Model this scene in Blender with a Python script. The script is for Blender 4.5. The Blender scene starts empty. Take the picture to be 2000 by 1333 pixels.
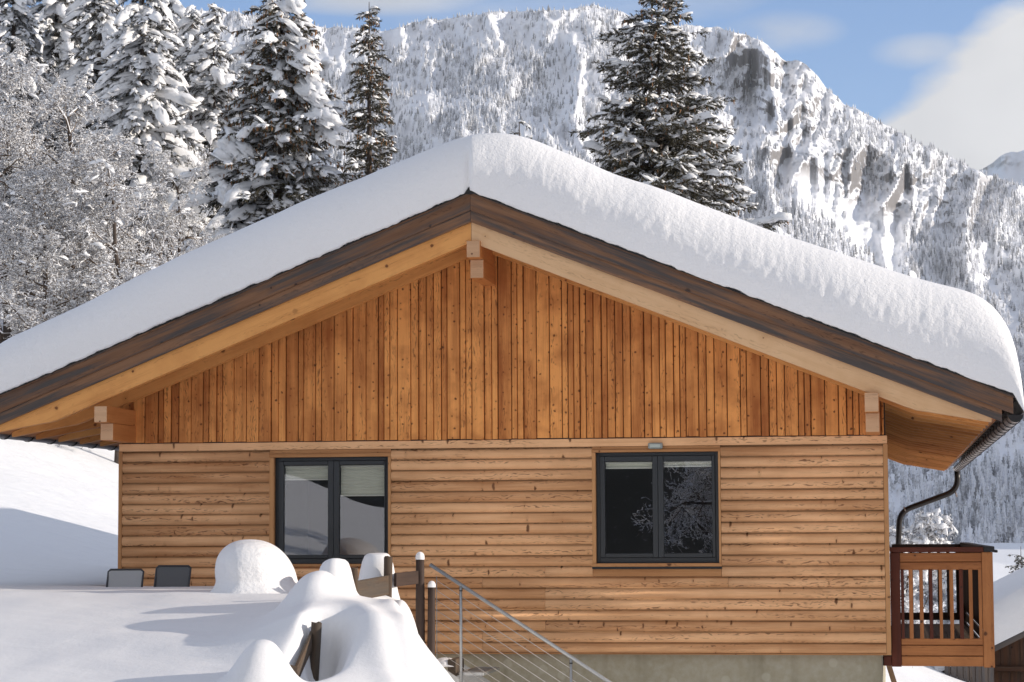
import bpy, math
import numpy as np
from mathutils import Vector, Matrix

SC = bpy.context.scene
COL = SC.collection
PI = math.pi
# ------------------------------------------------------------------ camera
F, YAW, PITCH, ROLL = 4573.7, 0.1584, 0.0813, -0.0051
CAM = np.array([8.9994, -26.7607, 1.3843])
_cy, _sy, _cp, _sp = math.cos(YAW), math.sin(YAW), math.cos(PITCH), math.sin(PITCH)
FWD = np.array([-_sy*_cp, _cy*_cp, _sp]); _r0 = np.array([_cy, _sy, 0.0]); _u0 = np.cross(_r0, FWD)
RGT = _r0*math.cos(ROLL)+_u0*math.sin(ROLL); UPV = -_r0*math.sin(ROLL)+_u0*math.cos(ROLL)
cd = bpy.data.cameras.new('camera'); cam = bpy.data.objects.new('camera', cd); COL.objects.link(cam)
cd.sensor_width = 36.0; cd.lens = F/2000*36.0; cd.clip_start = 0.5; cd.clip_end = 9000
M = Matrix.Identity(4)
for i in range(3):
    M[i][0] = RGT[i]; M[i][1] = UPV[i]; M[i][2] = -FWD[i]; M[i][3] = CAM[i]
cam.matrix_world = M
SC.camera = cam

def at(px, py, Y):
    """point in the world plane y=Y seen at photograph pixel (px,py)"""
    d = FWD*F+RGT*(px-1000)-UPV*(py-666.5)
    return CAM+d*((Y-CAM[1])/d[1])
def at_np(px, py, Y):
    px = np.asarray(px, float); py = np.asarray(py, float); Y = np.asarray(Y, float)
    d = FWD[None, :]*F+RGT[None, :]*(px.reshape(-1, 1)-1000)-UPV[None, :]*(py.reshape(-1, 1)-666.5)
    return CAM[None, :]+d*((Y.reshape(-1, 1)-CAM[1])/d[:, 1:2])

# ------------------------------------------------------------------ world, sun, exposure
SUN_EL, SUN_AZ = 15.5, 87.0          # azimuth clockwise from +Y
w = bpy.data.worlds.new('World'); SC.world = w; w.use_nodes = True
nt = w.node_tree; N = nt.nodes; L = nt.links
bg = N['Background']
sky = N.new('ShaderNodeTexSky'); sky.sky_type = 'NISHITA'; sky.sun_disc = False
sky.sun_elevation = math.radians(SUN_EL); sky.sun_rotation = math.radians(SUN_AZ)
sky.altitude = 1200; sky.air_density = 1.0; sky.dust_density = 0.3; sky.ozone_density = 2.5
bg.inputs[1].default_value = 0.15
tc = N.new('ShaderNodeTexCoord'); sep = N.new('ShaderNodeSeparateXYZ'); L.new(tc.outputs['Generated'], sep.inputs[0])
def wm(op, a, b=None, c=None, clamp=False):
    n = N.new('ShaderNodeMath'); n.operation = op; n.use_clamp = clamp
    for i, v in enumerate((a, b, c)):
        if v is None: continue
        if hasattr(v, 'is_output') or hasattr(v, 'links'): L.new(v, n.inputs[i])
        else: n.inputs[i].default_value = v
    return n.outputs[0]
az = wm('ARCTAN2', sep.outputs[0], sep.outputs[1])            # azimuth from +Y toward +X
el = wm('ARCSINE', sep.outputs[2])
nz = N.new('ShaderNodeTexNoise'); nz.inputs['Scale'].default_value = 9.0; nz.inputs['Detail'].default_value = 7; nz.inputs['Roughness'].default_value = 0.52
mp = N.new('ShaderNodeMapping'); mp.inputs['Scale'].default_value = (1, 1, 2.2); L.new(tc.outputs['Generated'], mp.inputs[0]); L.new(mp.outputs[0], nz.inputs[0])
nzf = wm('SUBTRACT', nz.outputs[0], 0.5)
# cloud bank: top edge climbs towards the right (azimuth -0.01 .. +0.06 rad)
edge = wm('ADD', wm('MULTIPLY', wm('ADD', az, 0.004), 0.46), 0.184)
edge = wm('MINIMUM', edge, 0.225)
cl = wm('MULTIPLY', wm('ADD', wm('SUBTRACT', edge, el), wm('MULTIPLY', nzf, 0.060)), 100, clamp=True)
# thin veils higher up
nz2 = N.new('ShaderNodeTexNoise'); nz2.inputs['Scale'].default_value = 7; nz2.inputs['Detail'].default_value = 5; nz2.inputs['Roughness'].default_value = 0.5
mp2 = N.new('ShaderNodeMapping'); mp2.inputs['Scale'].default_value = (1, 1, 3.6); mp2.inputs['Location'].default_value = (3.1, 0.4, 0.53)
L.new(tc.outputs['Generated'], mp2.inputs[0]); L.new(mp2.outputs[0], nz2.inputs[0])
veil = wm('MULTIPLY', wm('SUBTRACT', nz2.outputs[0], 0.52), 5.5, clamp=True)
high = wm('MULTIPLY', wm('SUBTRACT', el, 0.24), 3.5, clamp=True); high = wm('MULTIPLY', high, 0.5)      # broken white deck overhead, added out of view to whiten the ambient
back = wm('MULTIPLY', wm('SUBTRACT', -0.1, sep.outputs[1]), 2.5, clamp=True)  # unseen cloud added behind the camera to fill the shade
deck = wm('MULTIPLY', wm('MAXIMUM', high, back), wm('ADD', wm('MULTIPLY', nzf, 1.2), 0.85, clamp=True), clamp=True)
def puff(a0, e0, wa, we, k_):
    da = wm('DIVIDE', wm('SUBTRACT', az, a0), wa); de = wm('DIVIDE', wm('SUBTRACT', el, e0), we)
    rr = wm('ADD', wm('MULTIPLY', da, da), wm('MULTIPLY', de, de))
    return wm('MULTIPLY', wm('MULTIPLY', wm('SUBTRACT', 1.0, rr, clamp=True), wm('ADD', wm('MULTIPLY', nzf, 5.0), 0.62, clamp=True)), k_)
puffs = wm('MAXIMUM', wm('MAXIMUM', puff(-.042, .2105, .030, .010, .75), puff(.0185, .2005, .024, .0085, .6)), puff(-.215, .226, .055, .008, .8))
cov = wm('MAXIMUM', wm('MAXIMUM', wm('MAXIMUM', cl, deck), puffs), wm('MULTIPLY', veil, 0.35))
tint = N.new('ShaderNodeMix'); tint.data_type = 'RGBA'; tint.blend_type = 'MULTIPLY'; tint.inputs[0].default_value = 1
tint.inputs[7].default_value = (0.74, 0.86, 1.04, 1); L.new(sky.outputs[0], tint.inputs[6])
cc = N.new('ShaderNodeMix'); cc.data_type = 'RGBA'
nz3 = N.new('ShaderNodeTexNoise'); nz3.inputs['Scale'].default_value = 9; nz3.inputs['Detail'].default_value = 4; L.new(tc.outputs['Generated'], nz3.inputs[0])
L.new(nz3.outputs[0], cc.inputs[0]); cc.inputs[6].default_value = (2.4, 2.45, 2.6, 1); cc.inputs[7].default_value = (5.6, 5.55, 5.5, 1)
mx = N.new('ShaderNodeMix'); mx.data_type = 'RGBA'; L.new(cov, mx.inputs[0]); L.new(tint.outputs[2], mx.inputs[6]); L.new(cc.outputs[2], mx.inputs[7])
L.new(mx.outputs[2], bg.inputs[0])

sd = bpy.data.lights.new('sun', 'SUN'); sd.energy = 4.3; sd.angle = math.radians(0.53); sd.color = (1.0, 0.90, 0.78)
so = bpy.data.objects.new('sun', sd); COL.objects.link(so)
_e, _a = math.radians(SUN_EL), math.radians(SUN_AZ)
SUNV = Vector((math.sin(_a)*math.cos(_e), math.cos(_a)*math.cos(_e), math.sin(_e)))
so.rotation_euler = SUNV.to_track_quat('Z', 'Y').to_euler(); so.location = (60, 0, 40)
SC.view_settings.view_transform = 'Standard'; SC.view_settings.look = 'None'; SC.view_settings.gamma = 1
SC.view_settings.exposure = 0.30

# ------------------------------------------------------------------ numpy noise
def _hash(ix, iy, seed):
    h = (ix.astype(np.int64)*374761393+iy.astype(np.int64)*668265263+seed*1274126177) & 0xffffffff
    h = ((h ^ (h >> 13))*1274126177) & 0xffffffff
    return ((h ^ (h >> 16)) & 0xffff)/65535.0
def vnoise(x, y, seed=0):
    x = np.asarray(x, float); y = np.asarray(y, float)
    ix = np.floor(x); iy = np.floor(y); fx = x-ix; fy = y-iy
    fx = fx*fx*fx*(fx*(fx*6-15)+10); fy = fy*fy*fy*(fy*(fy*6-15)+10)
    a = _hash(ix, iy, seed); b = _hash(ix+1, iy, seed); c = _hash(ix, iy+1, seed); d = _hash(ix+1, iy+1, seed)
    return (a*(1-fx)+b*fx)*(1-fy)+(c*(1-fx)+d*fx)*fy
def fbm(x, y, oct=4, seed=0, gain=0.5):
    s = 0; a = 1; t = 0
    for i in range(oct):
        s = s+a*vnoise(x*2**i+7.3*i, y*2**i-3.1*i, seed+i); t += a; a *= gain
    return s/t
def ridged(x, y, oct=4, seed=0, gain=0.5):
    s = 0; a = 1; t = 0
    for i in range(oct):
        s = s+a*(1-np.abs(2*vnoise(x*2**i+5.3*i, y*2**i-1.7*i, seed+i)-1)); t += a; a *= gain
    return s/t
def sstep(a, b, x):
    t = np.clip((x-a)/(b-a), 0, 1); return t*t*(3-2*t)

# ------------------------------------------------------------------ object helpers
def tag(o, label=None, cat=None, group=None, kind=None):
    if label: o['label'] = label
    if cat: o['category'] = cat
    if group: o['group'] = group
    if kind: o['kind'] = kind
    return o
def empty(name, loc, label, cat, group=None):
    o = bpy.data.objects.new(name, None); o.empty_display_size = 0.3; COL.objects.link(o); o.location = loc
    return tag(o, label, cat, group)
def link(name, me, parent=None):
    o = bpy.data.objects.new(name, me); COL.objects.link(o)
    if parent is not None:
        o.parent = parent
        base = parent
        loc = Vector((0, 0, 0))
        while base is not None: loc += base.location; base = base.parent
        o.location = -loc                     # geometry is written in world metres
    return o
def copy_tree(o, parent=None):
    c = o.copy(); COL.objects.link(c); c.parent = parent
    for ch in o.children: copy_tree(ch, c)
    return c
def np_mesh(name, V, Fc, mat, smooth=False, attrs=None, mats=None, fmat=None):
    """V (n,3), Fc (m,k) ints with k 3 or 4"""
    me = bpy.data.meshes.new(name)
    V = np.ascontiguousarray(V, dtype=np.float32); Fc = np.ascontiguousarray(Fc, dtype=np.int32)
    m, k = Fc.shape
    me.vertices.add(len(V)); me.vertices.foreach_set('co', V.ravel())
    me.loops.add(m*k); me.loops.foreach_set('vertex_index', Fc.ravel())
    me.polygons.add(m)
    me.polygons.foreach_set('loop_start', np.arange(0, m*k, k, dtype=np.int32))
    me.polygons.foreach_set('loop_total', np.full(m, k, dtype=np.int32))
    me.polygons.foreach_set('use_smooth', np.full(m, smooth, dtype=bool))
    for mt in (mats or [mat]): me.materials.append(mt)
    if fmat is not None: me.polygons.foreach_set('material_index', np.asarray(fmat, dtype=np.int32))
    if attrs:
        for nm, (dom, vals) in attrs.items():
            a = me.attributes.new(nm, 'FLOAT', dom); a.data.foreach_set('value', np.asarray(vals, dtype=np.float32))
    me.update(calc_edges=True)
    return me

class MB:
    """mesh builder: faces with uv in metres along the grain, a tone and a smooth flag per face"""
    def __init__(s, seed=1):
        s.v = []; s.f = []; s.uv = []; s.t = []; s.sm = []; s.rng = np.random.RandomState(seed)
    def face(s, pts, g=None, off=(0, 0), tone=0.5, smooth=False, uvs=None):
        b = len(s.v); s.v.extend([tuple(p) for p in pts]); s.f.append(list(range(b, b+len(pts))))
        P = [np.array(p, float) for p in pts]
        if uvs is None:
            n = np.zeros(3)
            for i in range(1, len(P)-1): n = n+np.cross(P[i]-P[0], P[i+1]-P[0])
            l = np.linalg.norm(n); n = n/l if l > 1e-12 else np.array([0, 0, 1.])
            g = np.array(g if g is not None else (1, 0, 0), float); g = g/np.linalg.norm(g)
            if abs(n@g) > 0.8:
                a = np.cross(n, (0.3, 0.2, 0.93)); a /= np.linalg.norm(a); c = np.cross(n, a)
                uvs = [(p@a*0.2+off[0], p@c+off[1]) for p in P]
            else:
                c = np.cross(n, g); c /= np.linalg.norm(c)
                uvs = [(p@g+off[0], p@c+off[1]) for p in P]
        s.uv.extend(uvs); s.t.append(tone); s.sm.append(smooth)
    def rnd(s): return (s.rng.uniform(0, 80), s.rng.uniform(0, 80))
    def tone(s): return s.rng.uniform(0, 1)
    def box(s, x0, x1, y0, y1, z0, z1, g=(1, 0, 0), tone=None, bev=0.0):
        s.obox(((x0+x1)/2, (y0+y1)/2, (z0+z1)/2), (1, 0, 0), (0, 1, 0), (0, 0, 1), abs(x1-x0)/2, abs(y1-y0)/2, abs(z1-z0)/2, g, tone, bev)
    def obox(s, c, ax, ay, az_, hx, hy, hz, g, tone=None, bev=0.0):
        c = np.array(c, float); A = [np.array(a, float) for a in (ax, ay, az_)]; h = (hx, hy, hz)
        off = s.rnd(); t = s.tone() if tone is None else tone
        b = min(bev, 0.45*min(h))
        if b <= 0:
            def P(i, j, k): return c+A[0]*h[0]*i+A[1]*h[1]*j+A[2]*h[2]*k
            for q in ([(-1,-1,-1),(1,-1,-1),(1,-1,1),(-1,-1,1)], [(1,1,-1),(-1,1,-1),(-1,1,1),(1,1,1)],
                      [(-1,1,-1),(-1,-1,-1),(-1,-1,1),(-1,1,1)], [(1,-1,-1),(1,1,-1),(1,1,1),(1,-1,1)],
                      [(-1,-1,1),(1,-1,1),(1,1,1),(-1,1,1)], [(-1,1,-1),(1,1,-1),(1,-1,-1),(-1,-1,-1)]):
                s.face([P(*k) for k in q], g, off, t)
            return
        def Q(sg, ax_):   # corner vertex belonging to the face of axis ax_
            v = c.copy()
            for i in range(3): v = v+A[i]*sg[i]*(h[i] if i == ax_ else h[i]-b)
            return v
        for a in range(3):
            o1, o2 = (a+1) % 3, (a+2) % 3
            for sg in (-1, 1):
                q = []
                for (u_, w_) in ((-1, -1), (1, -1), (1, 1), (-1, 1)):
                    k = [0, 0, 0]; k[a] = sg; k[o1] = u_; k[o2] = w_; q.append(Q(k, a))
                if sg < 0: q.reverse()
                s.face(q, g, off, t)
        for a in range(3):          # edges between faces b1,b2, along axis a
            b1, b2 = (a+1) % 3, (a+2) % 3
            for s1 in (-1, 1):
                for s2 in (-1, 1):
                    k0 = [0, 0, 0]; k0[b1] = s1; k0[b2] = s2; k0[a] = -1; k1 = list(k0); k1[a] = 1
                    q = [Q(k0, b1), Q(k1, b1), Q(k1, b2), Q(k0, b2)]
                    nn = np.cross(q[1]-q[0], q[2]-q[0])
                    if nn@(A[b1]*s1+A[b2]*s2) < 0: q.reverse()
                    s.face(q, g, off, t)
        for i in (-1, 1):
            for j in (-1, 1):
                for k in (-1, 1):
                    q = [Q((i, j, k), 0), Q((i, j, k), 1), Q((i, j, k), 2)]
                    nn = np.cross(q[1]-q[0], q[2]-q[0])
                    if nn@(A[0]*i+A[1]*j+A[2]*k) < 0: q.reverse()
                    s.face(q, g, off, t)
    def prism(s, poly, y0, y1, g, tone=None, smooth=False):
        """poly: (x,z) list counter-clockwise seen from -y; extruded from y0 (front) to y1"""
        off = s.rnd(); t = s.tone() if tone is None else tone
        s.face([(x, y0, z) for x, z in poly], g, off, t)
        s.face([(x, y1, z) for x, z in reversed(poly)], g, off, t)
        n = len(poly)
        for i in range(n):
            a, b = poly[i], poly[(i+1) % n]
            s.face([(b[0], y0, b[1]), (a[0], y0, a[1]), (a[0], y1, a[1]), (b[0], y1, b[1])], g, off, t, smooth)
    def tube(s, pts, r, n=10, closed_ends=True, tone=0.5, arc=(0, 2*PI), inner=None):
        pts = [np.array(p, float) for p in pts]; rs = r if hasattr(r, '__len__') else [r]*len(pts)
        rings = []; ref = None; full = abs(arc[1]-arc[0]-2*PI) < 1e-6
        m = n if full else n+1
        for i, p in enumerate(pts):
            if i == 0: d = pts[1]-p
            elif i == len(pts)-1: d = p-pts[i-1]
            else:
                d1 = p-pts[i-1]; d2 = pts[i+1]-p; d = d1/np.linalg.norm(d1)+d2/np.linalg.norm(d2)
            d = d/np.linalg.norm(d)
            if ref is None: ref = np.array((0, 0, 1.)) if abs(d[2]) < 0.9 else np.array((0, 1., 0))
            a = np.cross(d, ref); a /= np.linalg.norm(a); b = np.cross(a, d); ref = b
            rings.append([p+rs[i]*(math.cos(t)*a+math.sin(t)*b) for t in [arc[0]+(arc[1]-arc[0])*k/n for k in range(m)]])
        off = s.rnd(); acc = 0
        for i in range(len(rings)-1):
            ln = np.linalg.norm(pts[i+1]-pts[i])
            for k in range(n):
                k2 = (k+1) % n if full else k+1
                s.face([rings[i][k], rings[i][k2], rings[i+1][k2], rings[i+1][k]], tone=tone, smooth=True,
                       uvs=[(off[0]+acc, off[1]+k*.03), (off[0]+acc, off[1]+(k+1)*.03), (off[0]+acc+ln, off[1]+(k+1)*.03), (off[0]+acc+ln, off[1]+k*.03)])
            acc += ln
        if closed_ends and full:
            s.face(list(reversed(rings[0])), (0.1, 0.2, 0.9), off, tone); s.face(rings[-1], (0.1, 0.2, 0.9), off, tone)
    def mesh(s, name, mat, weld=True, mats=None):
        me = bpy.data.meshes.new(name); me.from_pydata(s.v, [], s.f)
        uv = me.uv_layers.new(name='UVMap'); uv.data.foreach_set('uv', np.array(s.uv, dtype=np.float32).ravel())
        a = me.attributes.new('tone', 'FLOAT', 'FACE'); a.data.foreach_set('value', np.array(s.t, dtype=np.float32))
        me.polygons.foreach_set('use_smooth', np.array(s.sm, dtype=bool))
        me.materials.append(mat)
        if weld:
            import bmesh
            bm = bmesh.new(); bm.from_mesh(me); bmesh.ops.remove_doubles(bm, verts=bm.verts, dist=1e-5); bm.to_mesh(me); bm.free()
        me.update(); return me
    def build(s, name, mat, parent=None, weld=True, label=None):
        o = link(name, s.mesh(name, mat, weld), parent)
        if label: o['label'] = label
        return o

# ------------------------------------------------------------------ materials
class NT:
    def __init__(s, name):
        s.m = bpy.data.materials.new(name); s.m.use_nodes = True; s.t = s.m.node_tree
        s.b = s.t.nodes['Principled BSDF']; s.out = s.t.nodes['Material Output']
    def n(s, ty, **kw):
        x = s.t.nodes.new(ty)
        for k, v in kw.items():
            if k.startswith('i_'): 
                s.inp(x, k[2:], v)
            else: setattr(x, k, v)
        return x
    def inp(s, x, key, v):
        sock = x.inputs[int(key)] if key.isdigit() else x.inputs[key.replace('_', ' ')]
        if hasattr(v, 'is_output'): s.t.links.new(v, sock)
        else: sock.default_value = v
    def math(s, op, a, b=None, clamp=False):
        x = s.n('ShaderNodeMath', operation=op, use_clamp=clamp); s.inp(x, '0', a)
        if b is not None: s.inp(x, '1', b)
        return x.outputs[0]
    def comb(s, x, y, z=0.0):
        c = s.n('ShaderNodeCombineXYZ'); s.inp(c, '0', x); s.inp(c, '1', y); s.inp(c, '2', z); return c.outputs[0]
    def noise(s, vec, scale, detail=3, rough=0.5, dist=0.0):
        x = s.n('ShaderNodeTexNoise'); s.inp(x, 'Scale', scale); s.inp(x, 'Detail', detail); s.inp(x, 'Roughness', rough); s.inp(x, 'Distortion', dist)
        if vec is not None: s.t.links.new(vec, x.inputs[0])
        return x.outputs[0]
    def mix(s, f, a, b, bt='MIX'):
        x = s.n('ShaderNodeMix', data_type='RGBA', blend_type=bt); s.inp(x, '0', f)
        s.inp(x, '6', a); s.inp(x, '7', b); return x.outputs[2]
    def ramp(s, f, a, b):      # linear map clamp a..b -> 0..1
        x = s.n('ShaderNodeMapRange'); s.inp(x, '0', f); s.inp(x, '1', a); s.inp(x, '2', b); return x.outputs[0]
    def pos(s): return s.n('ShaderNodeNewGeometry').outputs['Position']
    def nor(s): return s.n('ShaderNodeNewGeometry').outputs['Normal']
    def bump(s, h, strength=0.3, dist=0.01):
        x = s.n('ShaderNodeBump'); s.inp(x, 'Strength', strength); s.inp(x, 'Distance', dist); s.inp(x, 'Height', h)
        s.t.links.new(x.outputs[0], s.b.inputs['Normal'])
    def set(s, col, rough=0.6, metal=0.0, spec=None):
        s.inp(s.b, 'Base Color', col); s.inp(s.b, 'Roughness', rough); s.inp(s.b, 'Metallic', metal)
        if spec is not None: s.inp(s.b, 'Specular_IOR_Level', spec)
        return s.m
def C(r, g, b): return (r, g, b, 1.0)

def wood(name, light, dark, knot=C(.06, .02, .01), kdens=0.5, kscale=6.0, cath=0.6, weather=0.0, grey=C(.16, .15, .15), rough=0.62, stain=0.0, tonew=0.62, kst=1.0):
    k = NT(name)
    uv = k.n('ShaderNodeUVMap', uv_map='UVMap').outputs[0]
    sp = k.n('ShaderNodeSeparateXYZ'); k.t.links.new(uv, sp.inputs[0]); u, v = sp.outputs[0], sp.outputs[1]
    tone = k.n('ShaderNodeAttribute', attribute_name='tone').outputs['Fac']
    fine = k.noise(k.comb(k.math('MULTIPLY', u, 2.0), k.math('MULTIPLY', v, 70.0)), 1.0, 4, 0.6)
    broad = k.noise(k.comb(k.math('MULTIPLY', u, 0.9), k.math('MULTIPLY', v, 9.0)), 1.0, 3, 0.5)
    f = k.math('ADD', k.math('MULTIPLY', tone, tonew), k.math('MULTIPLY', k.math('SUBTRACT', broad, 0.5), 1.5))
    f = k.math('ADD', f, k.math('MULTIPLY', k.math('SUBTRACT', fine, 0.5), 0.7), clamp=True)
    col = k.mix(f, light, dark)
    # cathedral grain: thin dark wavering lines in the heart of the board
    wob = k.noise(k.comb(k.math('MULTIPLY', u, 2.6), k.math('MULTIPLY', v, 5.0)), 1.0, 3, 0.55)
    ph = k.math('ADD', k.math('MULTIPLY', v, 165.0), k.math('MULTIPLY', wob, 52.0))
    sn = k.math('SINE', ph)
    ln = k.ramp(sn, 0.15, 0.8)
    msk = k.ramp(k.noise(k.comb(k.math('MULTIPLY', u, 0.5), k.math('MULTIPLY', v, 13.0)), 1.0, 2, 0.5), 0.50, 0.62)
    brk = k.ramp(k.noise(k.comb(k.math('MULTIPLY', u, 11.0), k.math('MULTIPLY', v, 50.0)), 1.0, 2, 0.5), 0.42, 0.6)
    lnm = k.math('MULTIPLY', k.math('MULTIPLY', ln, k.math('MULTIPLY', msk, brk)), cath)
    dk = k.mix(0.88, col, knot)
    col = k.mix(lnm, col, dk)
    # knots
    vo = k.n('ShaderNodeTexVoronoi', voronoi_dimensions='2D', feature='F1'); k.inp(vo, 'Scale', kscale); k.inp(vo, 'Randomness', 1.0)
    wv = k.n('ShaderNodeVectorMath', operation='ADD'); k.t.links.new(k.comb(u, k.math('MULTIPLY', v, kst)), wv.inputs[0])
    k.t.links.new(vo.inputs[0].links[0].from_socket if vo.inputs[0].links else wv.outputs[0], vo.inputs[0])
    wn = k.n('ShaderNodeTexNoise'); k.inp(wn, 'Scale', 30.0); k.t.links.new(uv, wn.inputs[0])
    sc_ = k.n('ShaderNodeVectorMath', operation='SCALE'); k.t.links.new(wn.outputs['Color'], sc_.inputs[0]); k.inp(sc_, 'Scale', 0.02); k.t.links.new(sc_.outputs[0], wv.inputs[1])
    spc = k.n('ShaderNodeSeparateColor'); k.t.links.new(vo.outputs['Color'], spc.inputs[0])
    on = k.ramp(spc.outputs[0], 1-kdens-0.02, 1-kdens)
    size = k.math('ADD', k.math('MULTIPLY', k.math('POWER', spc.outputs[1], 2.0), 0.13), 0.028)
    kd = k.math('SUBTRACT', 1.0, k.math('DIVIDE', vo.outputs['Distance'], size), clamp=True)
    kd = k.math('MULTIPLY', k.ramp(kd, 0.0, 0.45), on)
    halo = k.math('MULTIPLY', k.math('SUBTRACT', 1.0, k.math('DIVIDE', vo.outputs['Distance'], 0.2), clamp=True), on)
    col = k.mix(k.math('MULTIPLY', halo, 0.35), col, dark)
    col = k.mix(k.math('MULTIPLY', kd, 0.85), col, knot)
    if weather > 0:
        wx = k.noise(k.comb(k.math('MULTIPLY', u, 0.6), k.math('MULTIPLY', v, 10.0)), 1.0, 5, 0.6)
        wx = k.math('MULTIPLY', k.ramp(wx, 0.44, 0.58), weather)
        col = k.mix(wx, col, k.mix(fine, grey, C(grey[0]*.45, grey[1]*.45, grey[2]*.48)))
    if stain > 0:
        P = k.pos(); st = k.noise(P, 2.3, 4, 0.6)
        col = k.mix(k.math('MULTIPLY', k.ramp(st, 0.45, 0.7), stain), col, k.mix(0.6, col, dark))
    k.bump(k.math('ADD', fine, k.math('MULTIPLY', kd, -0.5)), 0.25, 0.003)
    return k.set(col, rough, 0, 0.25)

LIGHT_LARCH = C(.60, .345, .175); DARK_LARCH = C(.40, .17, .062)
m_siding = wood('larch_siding', C(.84, .49, .255), C(.40, .175, .066), knot=C(.08, .026, .010), kdens=.42, kscale=7.0, cath=.9, stain=.35, kst=.38)
m_gable = wood('larch_gable_boards', C(.86, .37, .108), C(.27, .064, .012), knot=C(.07, .02, .008), kdens=.6, kscale=9.0, cath=.75, stain=.9, tonew=.55)
m_trim = wood('larch_trim', C(.52, .27, .115), C(.33, .14, .05), kdens=.35, kscale=5, cath=.3, stain=.4)
m_rafter = wood('spruce_rafter', C(.70, .45, .25), C(.50, .26, .11), knot=C(.12, .035, .012), kdens=.3, kscale=3.0, cath=.35, stain=.45)
m_rafter2 = wood('orange_rafter', C(.74, .35, .11), C(.44, .16, .040), knot=C(.09, .025, .01), kdens=.35, kscale=4.0, cath=.4, stain=.6, tonew=.8)
m_end = wood('end_grain', C(.62, .38, .22), C(.42, .23, .12), kdens=.2, kscale=9, cath=.3)
m_purlin = wood('purlin_wood', C(.58, .24, .075), C(.40, .13, .035), kdens=.2, kscale=5, cath=.1)
m_fascia = wood('weathered_fascia', C(.25, .13, .07), C(.10, .045, .022), knot=C(.02, .01, .008), kdens=.35, kscale=3, cath=.6, weather=.9, grey=C(.085, .080, .078))
m_soffit = wood('soffit_boards', C(.50, .20, .06), C(.30, .10, .028), kdens=.3, kscale=5, cath=.2)
m_balc = wood('balcony_larch', C(.46, .185, .062), C(.22, .070, .020), knot=C(.05, .015, .008), kdens=.3, kscale=5, cath=.3, stain=.8, rough=.5)
m_balc_red = wood('balcony_red_wood', C(.13, .030, .012), C(.06, .014, .007), knot=C(.03, .01, .006), kdens=.35, kscale=5, cath=.2, stain=.5, rough=.5)
m_balc_deck = wood('balcony_deck', C(.12, .09, .065), C(.07, .05, .04), kdens=.2, cath=.2)
m_post = wood('old_fence_wood', C(.12, .08, .052), C(.045, .030, .022), knot=C(.03, .02, .015), kdens=.3, kscale=7, cath=.6, weather=.6, grey=C(.11, .10, .085), rough=.85)
m_darkwood_shade = wood('dark_wood_and_shade', C(.07, .045, .035), C(.025, .017, .014), knot=C(.01, .008, .006), kdens=.2, kscale=7, cath=.3, rough=.7)  # posts and wall; on the balcony's side railing it stands for shade
m_barn = wood('barn_boards', C(.14, .062, .03), C(.035, .018, .012), knot=C(.02, .01, .006), kdens=.2, kscale=5, cath=.4, weather=.5, grey=C(.085, .065, .05))
m_barngrey = wood('barn_grey_boards', C(.16, .13, .11), C(.06, .045, .04), kdens=.2, cath=.4, weather=.8)

def simple(name, col, rough=.5, metal=0.0, nscale=0, namt=0.1, bump=0.0, bscale=60, spec=None):
    k = NT(name); c = col
    if nscale:
        f = k.noise(k.pos(), nscale, 4, .55)
        c = k.mix(f, C(*[x*(1-namt) for x in col[:3]]), C(*[min(1, x*(1+namt)) for x in col[:3]]))
    if bump: k.bump(k.noise(k.pos(), bscale, 3), bump, .004)
    return k.set(c, rough, metal, spec)
m_frame = simple('anthracite_frame', C(.022, .026, .030), .38, nscale=8, namt=.15)
m_gutter = simple('brown_gutter_metal', C(.30, .25, .225), .42, .65, nscale=12, namt=.2)
m_gutdark = simple('dark_gutter_metal', C(.018, .016, .016), .5, .3, nscale=12)
m_pipe = simple('dark_downpipe', C(.028, .022, .019), .35, .4, nscale=6)
m_felt = simple('black_roof_felt', C(.02, .02, .02), .9, nscale=20, bump=.5)
m_steel = simple('galvanised_steel', C(.40, .41, .41), .38, .75, nscale=60, namt=.3, bump=.1, bscale=90)
m_cable = simple('steel_cable', C(.62, .60, .57), .4, .6)
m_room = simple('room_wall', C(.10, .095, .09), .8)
m_blind = simple('pleated_blind', C(.70, .72, .62), .75, nscale=15, namt=.08)
m_blindrail = simple('blind_rail', C(.80, .82, .74), .5)
m_lamp = simple('lamp_grey', C(.30, .33, .31), .45, .3, nscale=30)
m_lens = simple('lamp_lens', C(.45, .50, .46), .2)
m_chairf = simple('chair_frame', C(.05, .05, .055), .45, .5)
m_fab = simple('chair_mesh_light', C(.34, .34, .345), .75, nscale=200, namt=.25)
m_fab2 = simple('chair_mesh_dark', C(.095, .095, .10), .75, nscale=200, namt=.25)
m_needle = None

def concrete():
    k = NT('plinth_concrete'); P = k.pos()
    a = k.noise(P, 1.3, 5, .6); b = k.noise(P, 14, 4, .6)
    col = k.mix(a, C(.40, .36, .265), C(.26, .23, .15)); col = k.mix(k.ramp(b, .35, .8), col, C(.40, .37, .29))
    sp = k.n('ShaderNodeSeparateXYZ'); k.t.links.new(P, sp.inputs[0])
    st = k.noise(k.comb(k.math('MULTIPLY', sp.outputs[0], 3.0), 0.0, k.math('MULTIPLY', sp.outputs[2], .4)), 1, 3)
    col = k.mix(k.ramp(st, .55, .75), col, C(.21, .185, .12))
    vo = k.n('ShaderNodeTexVoronoi', voronoi_dimensions='2D'); k.t.links.new(k.comb(sp.outputs[0], sp.outputs[2]), vo.inputs[0]); k.inp(vo, 'Scale', 1.9)
    col = k.mix(k.math('MULTIPLY', k.ramp(vo.outputs['Distance'], .11, .08), .35), col, C(.5, .47, .38))
    k.bump(b, .3, .004); return k.set(col, .85)
m_conc = concrete()

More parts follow.
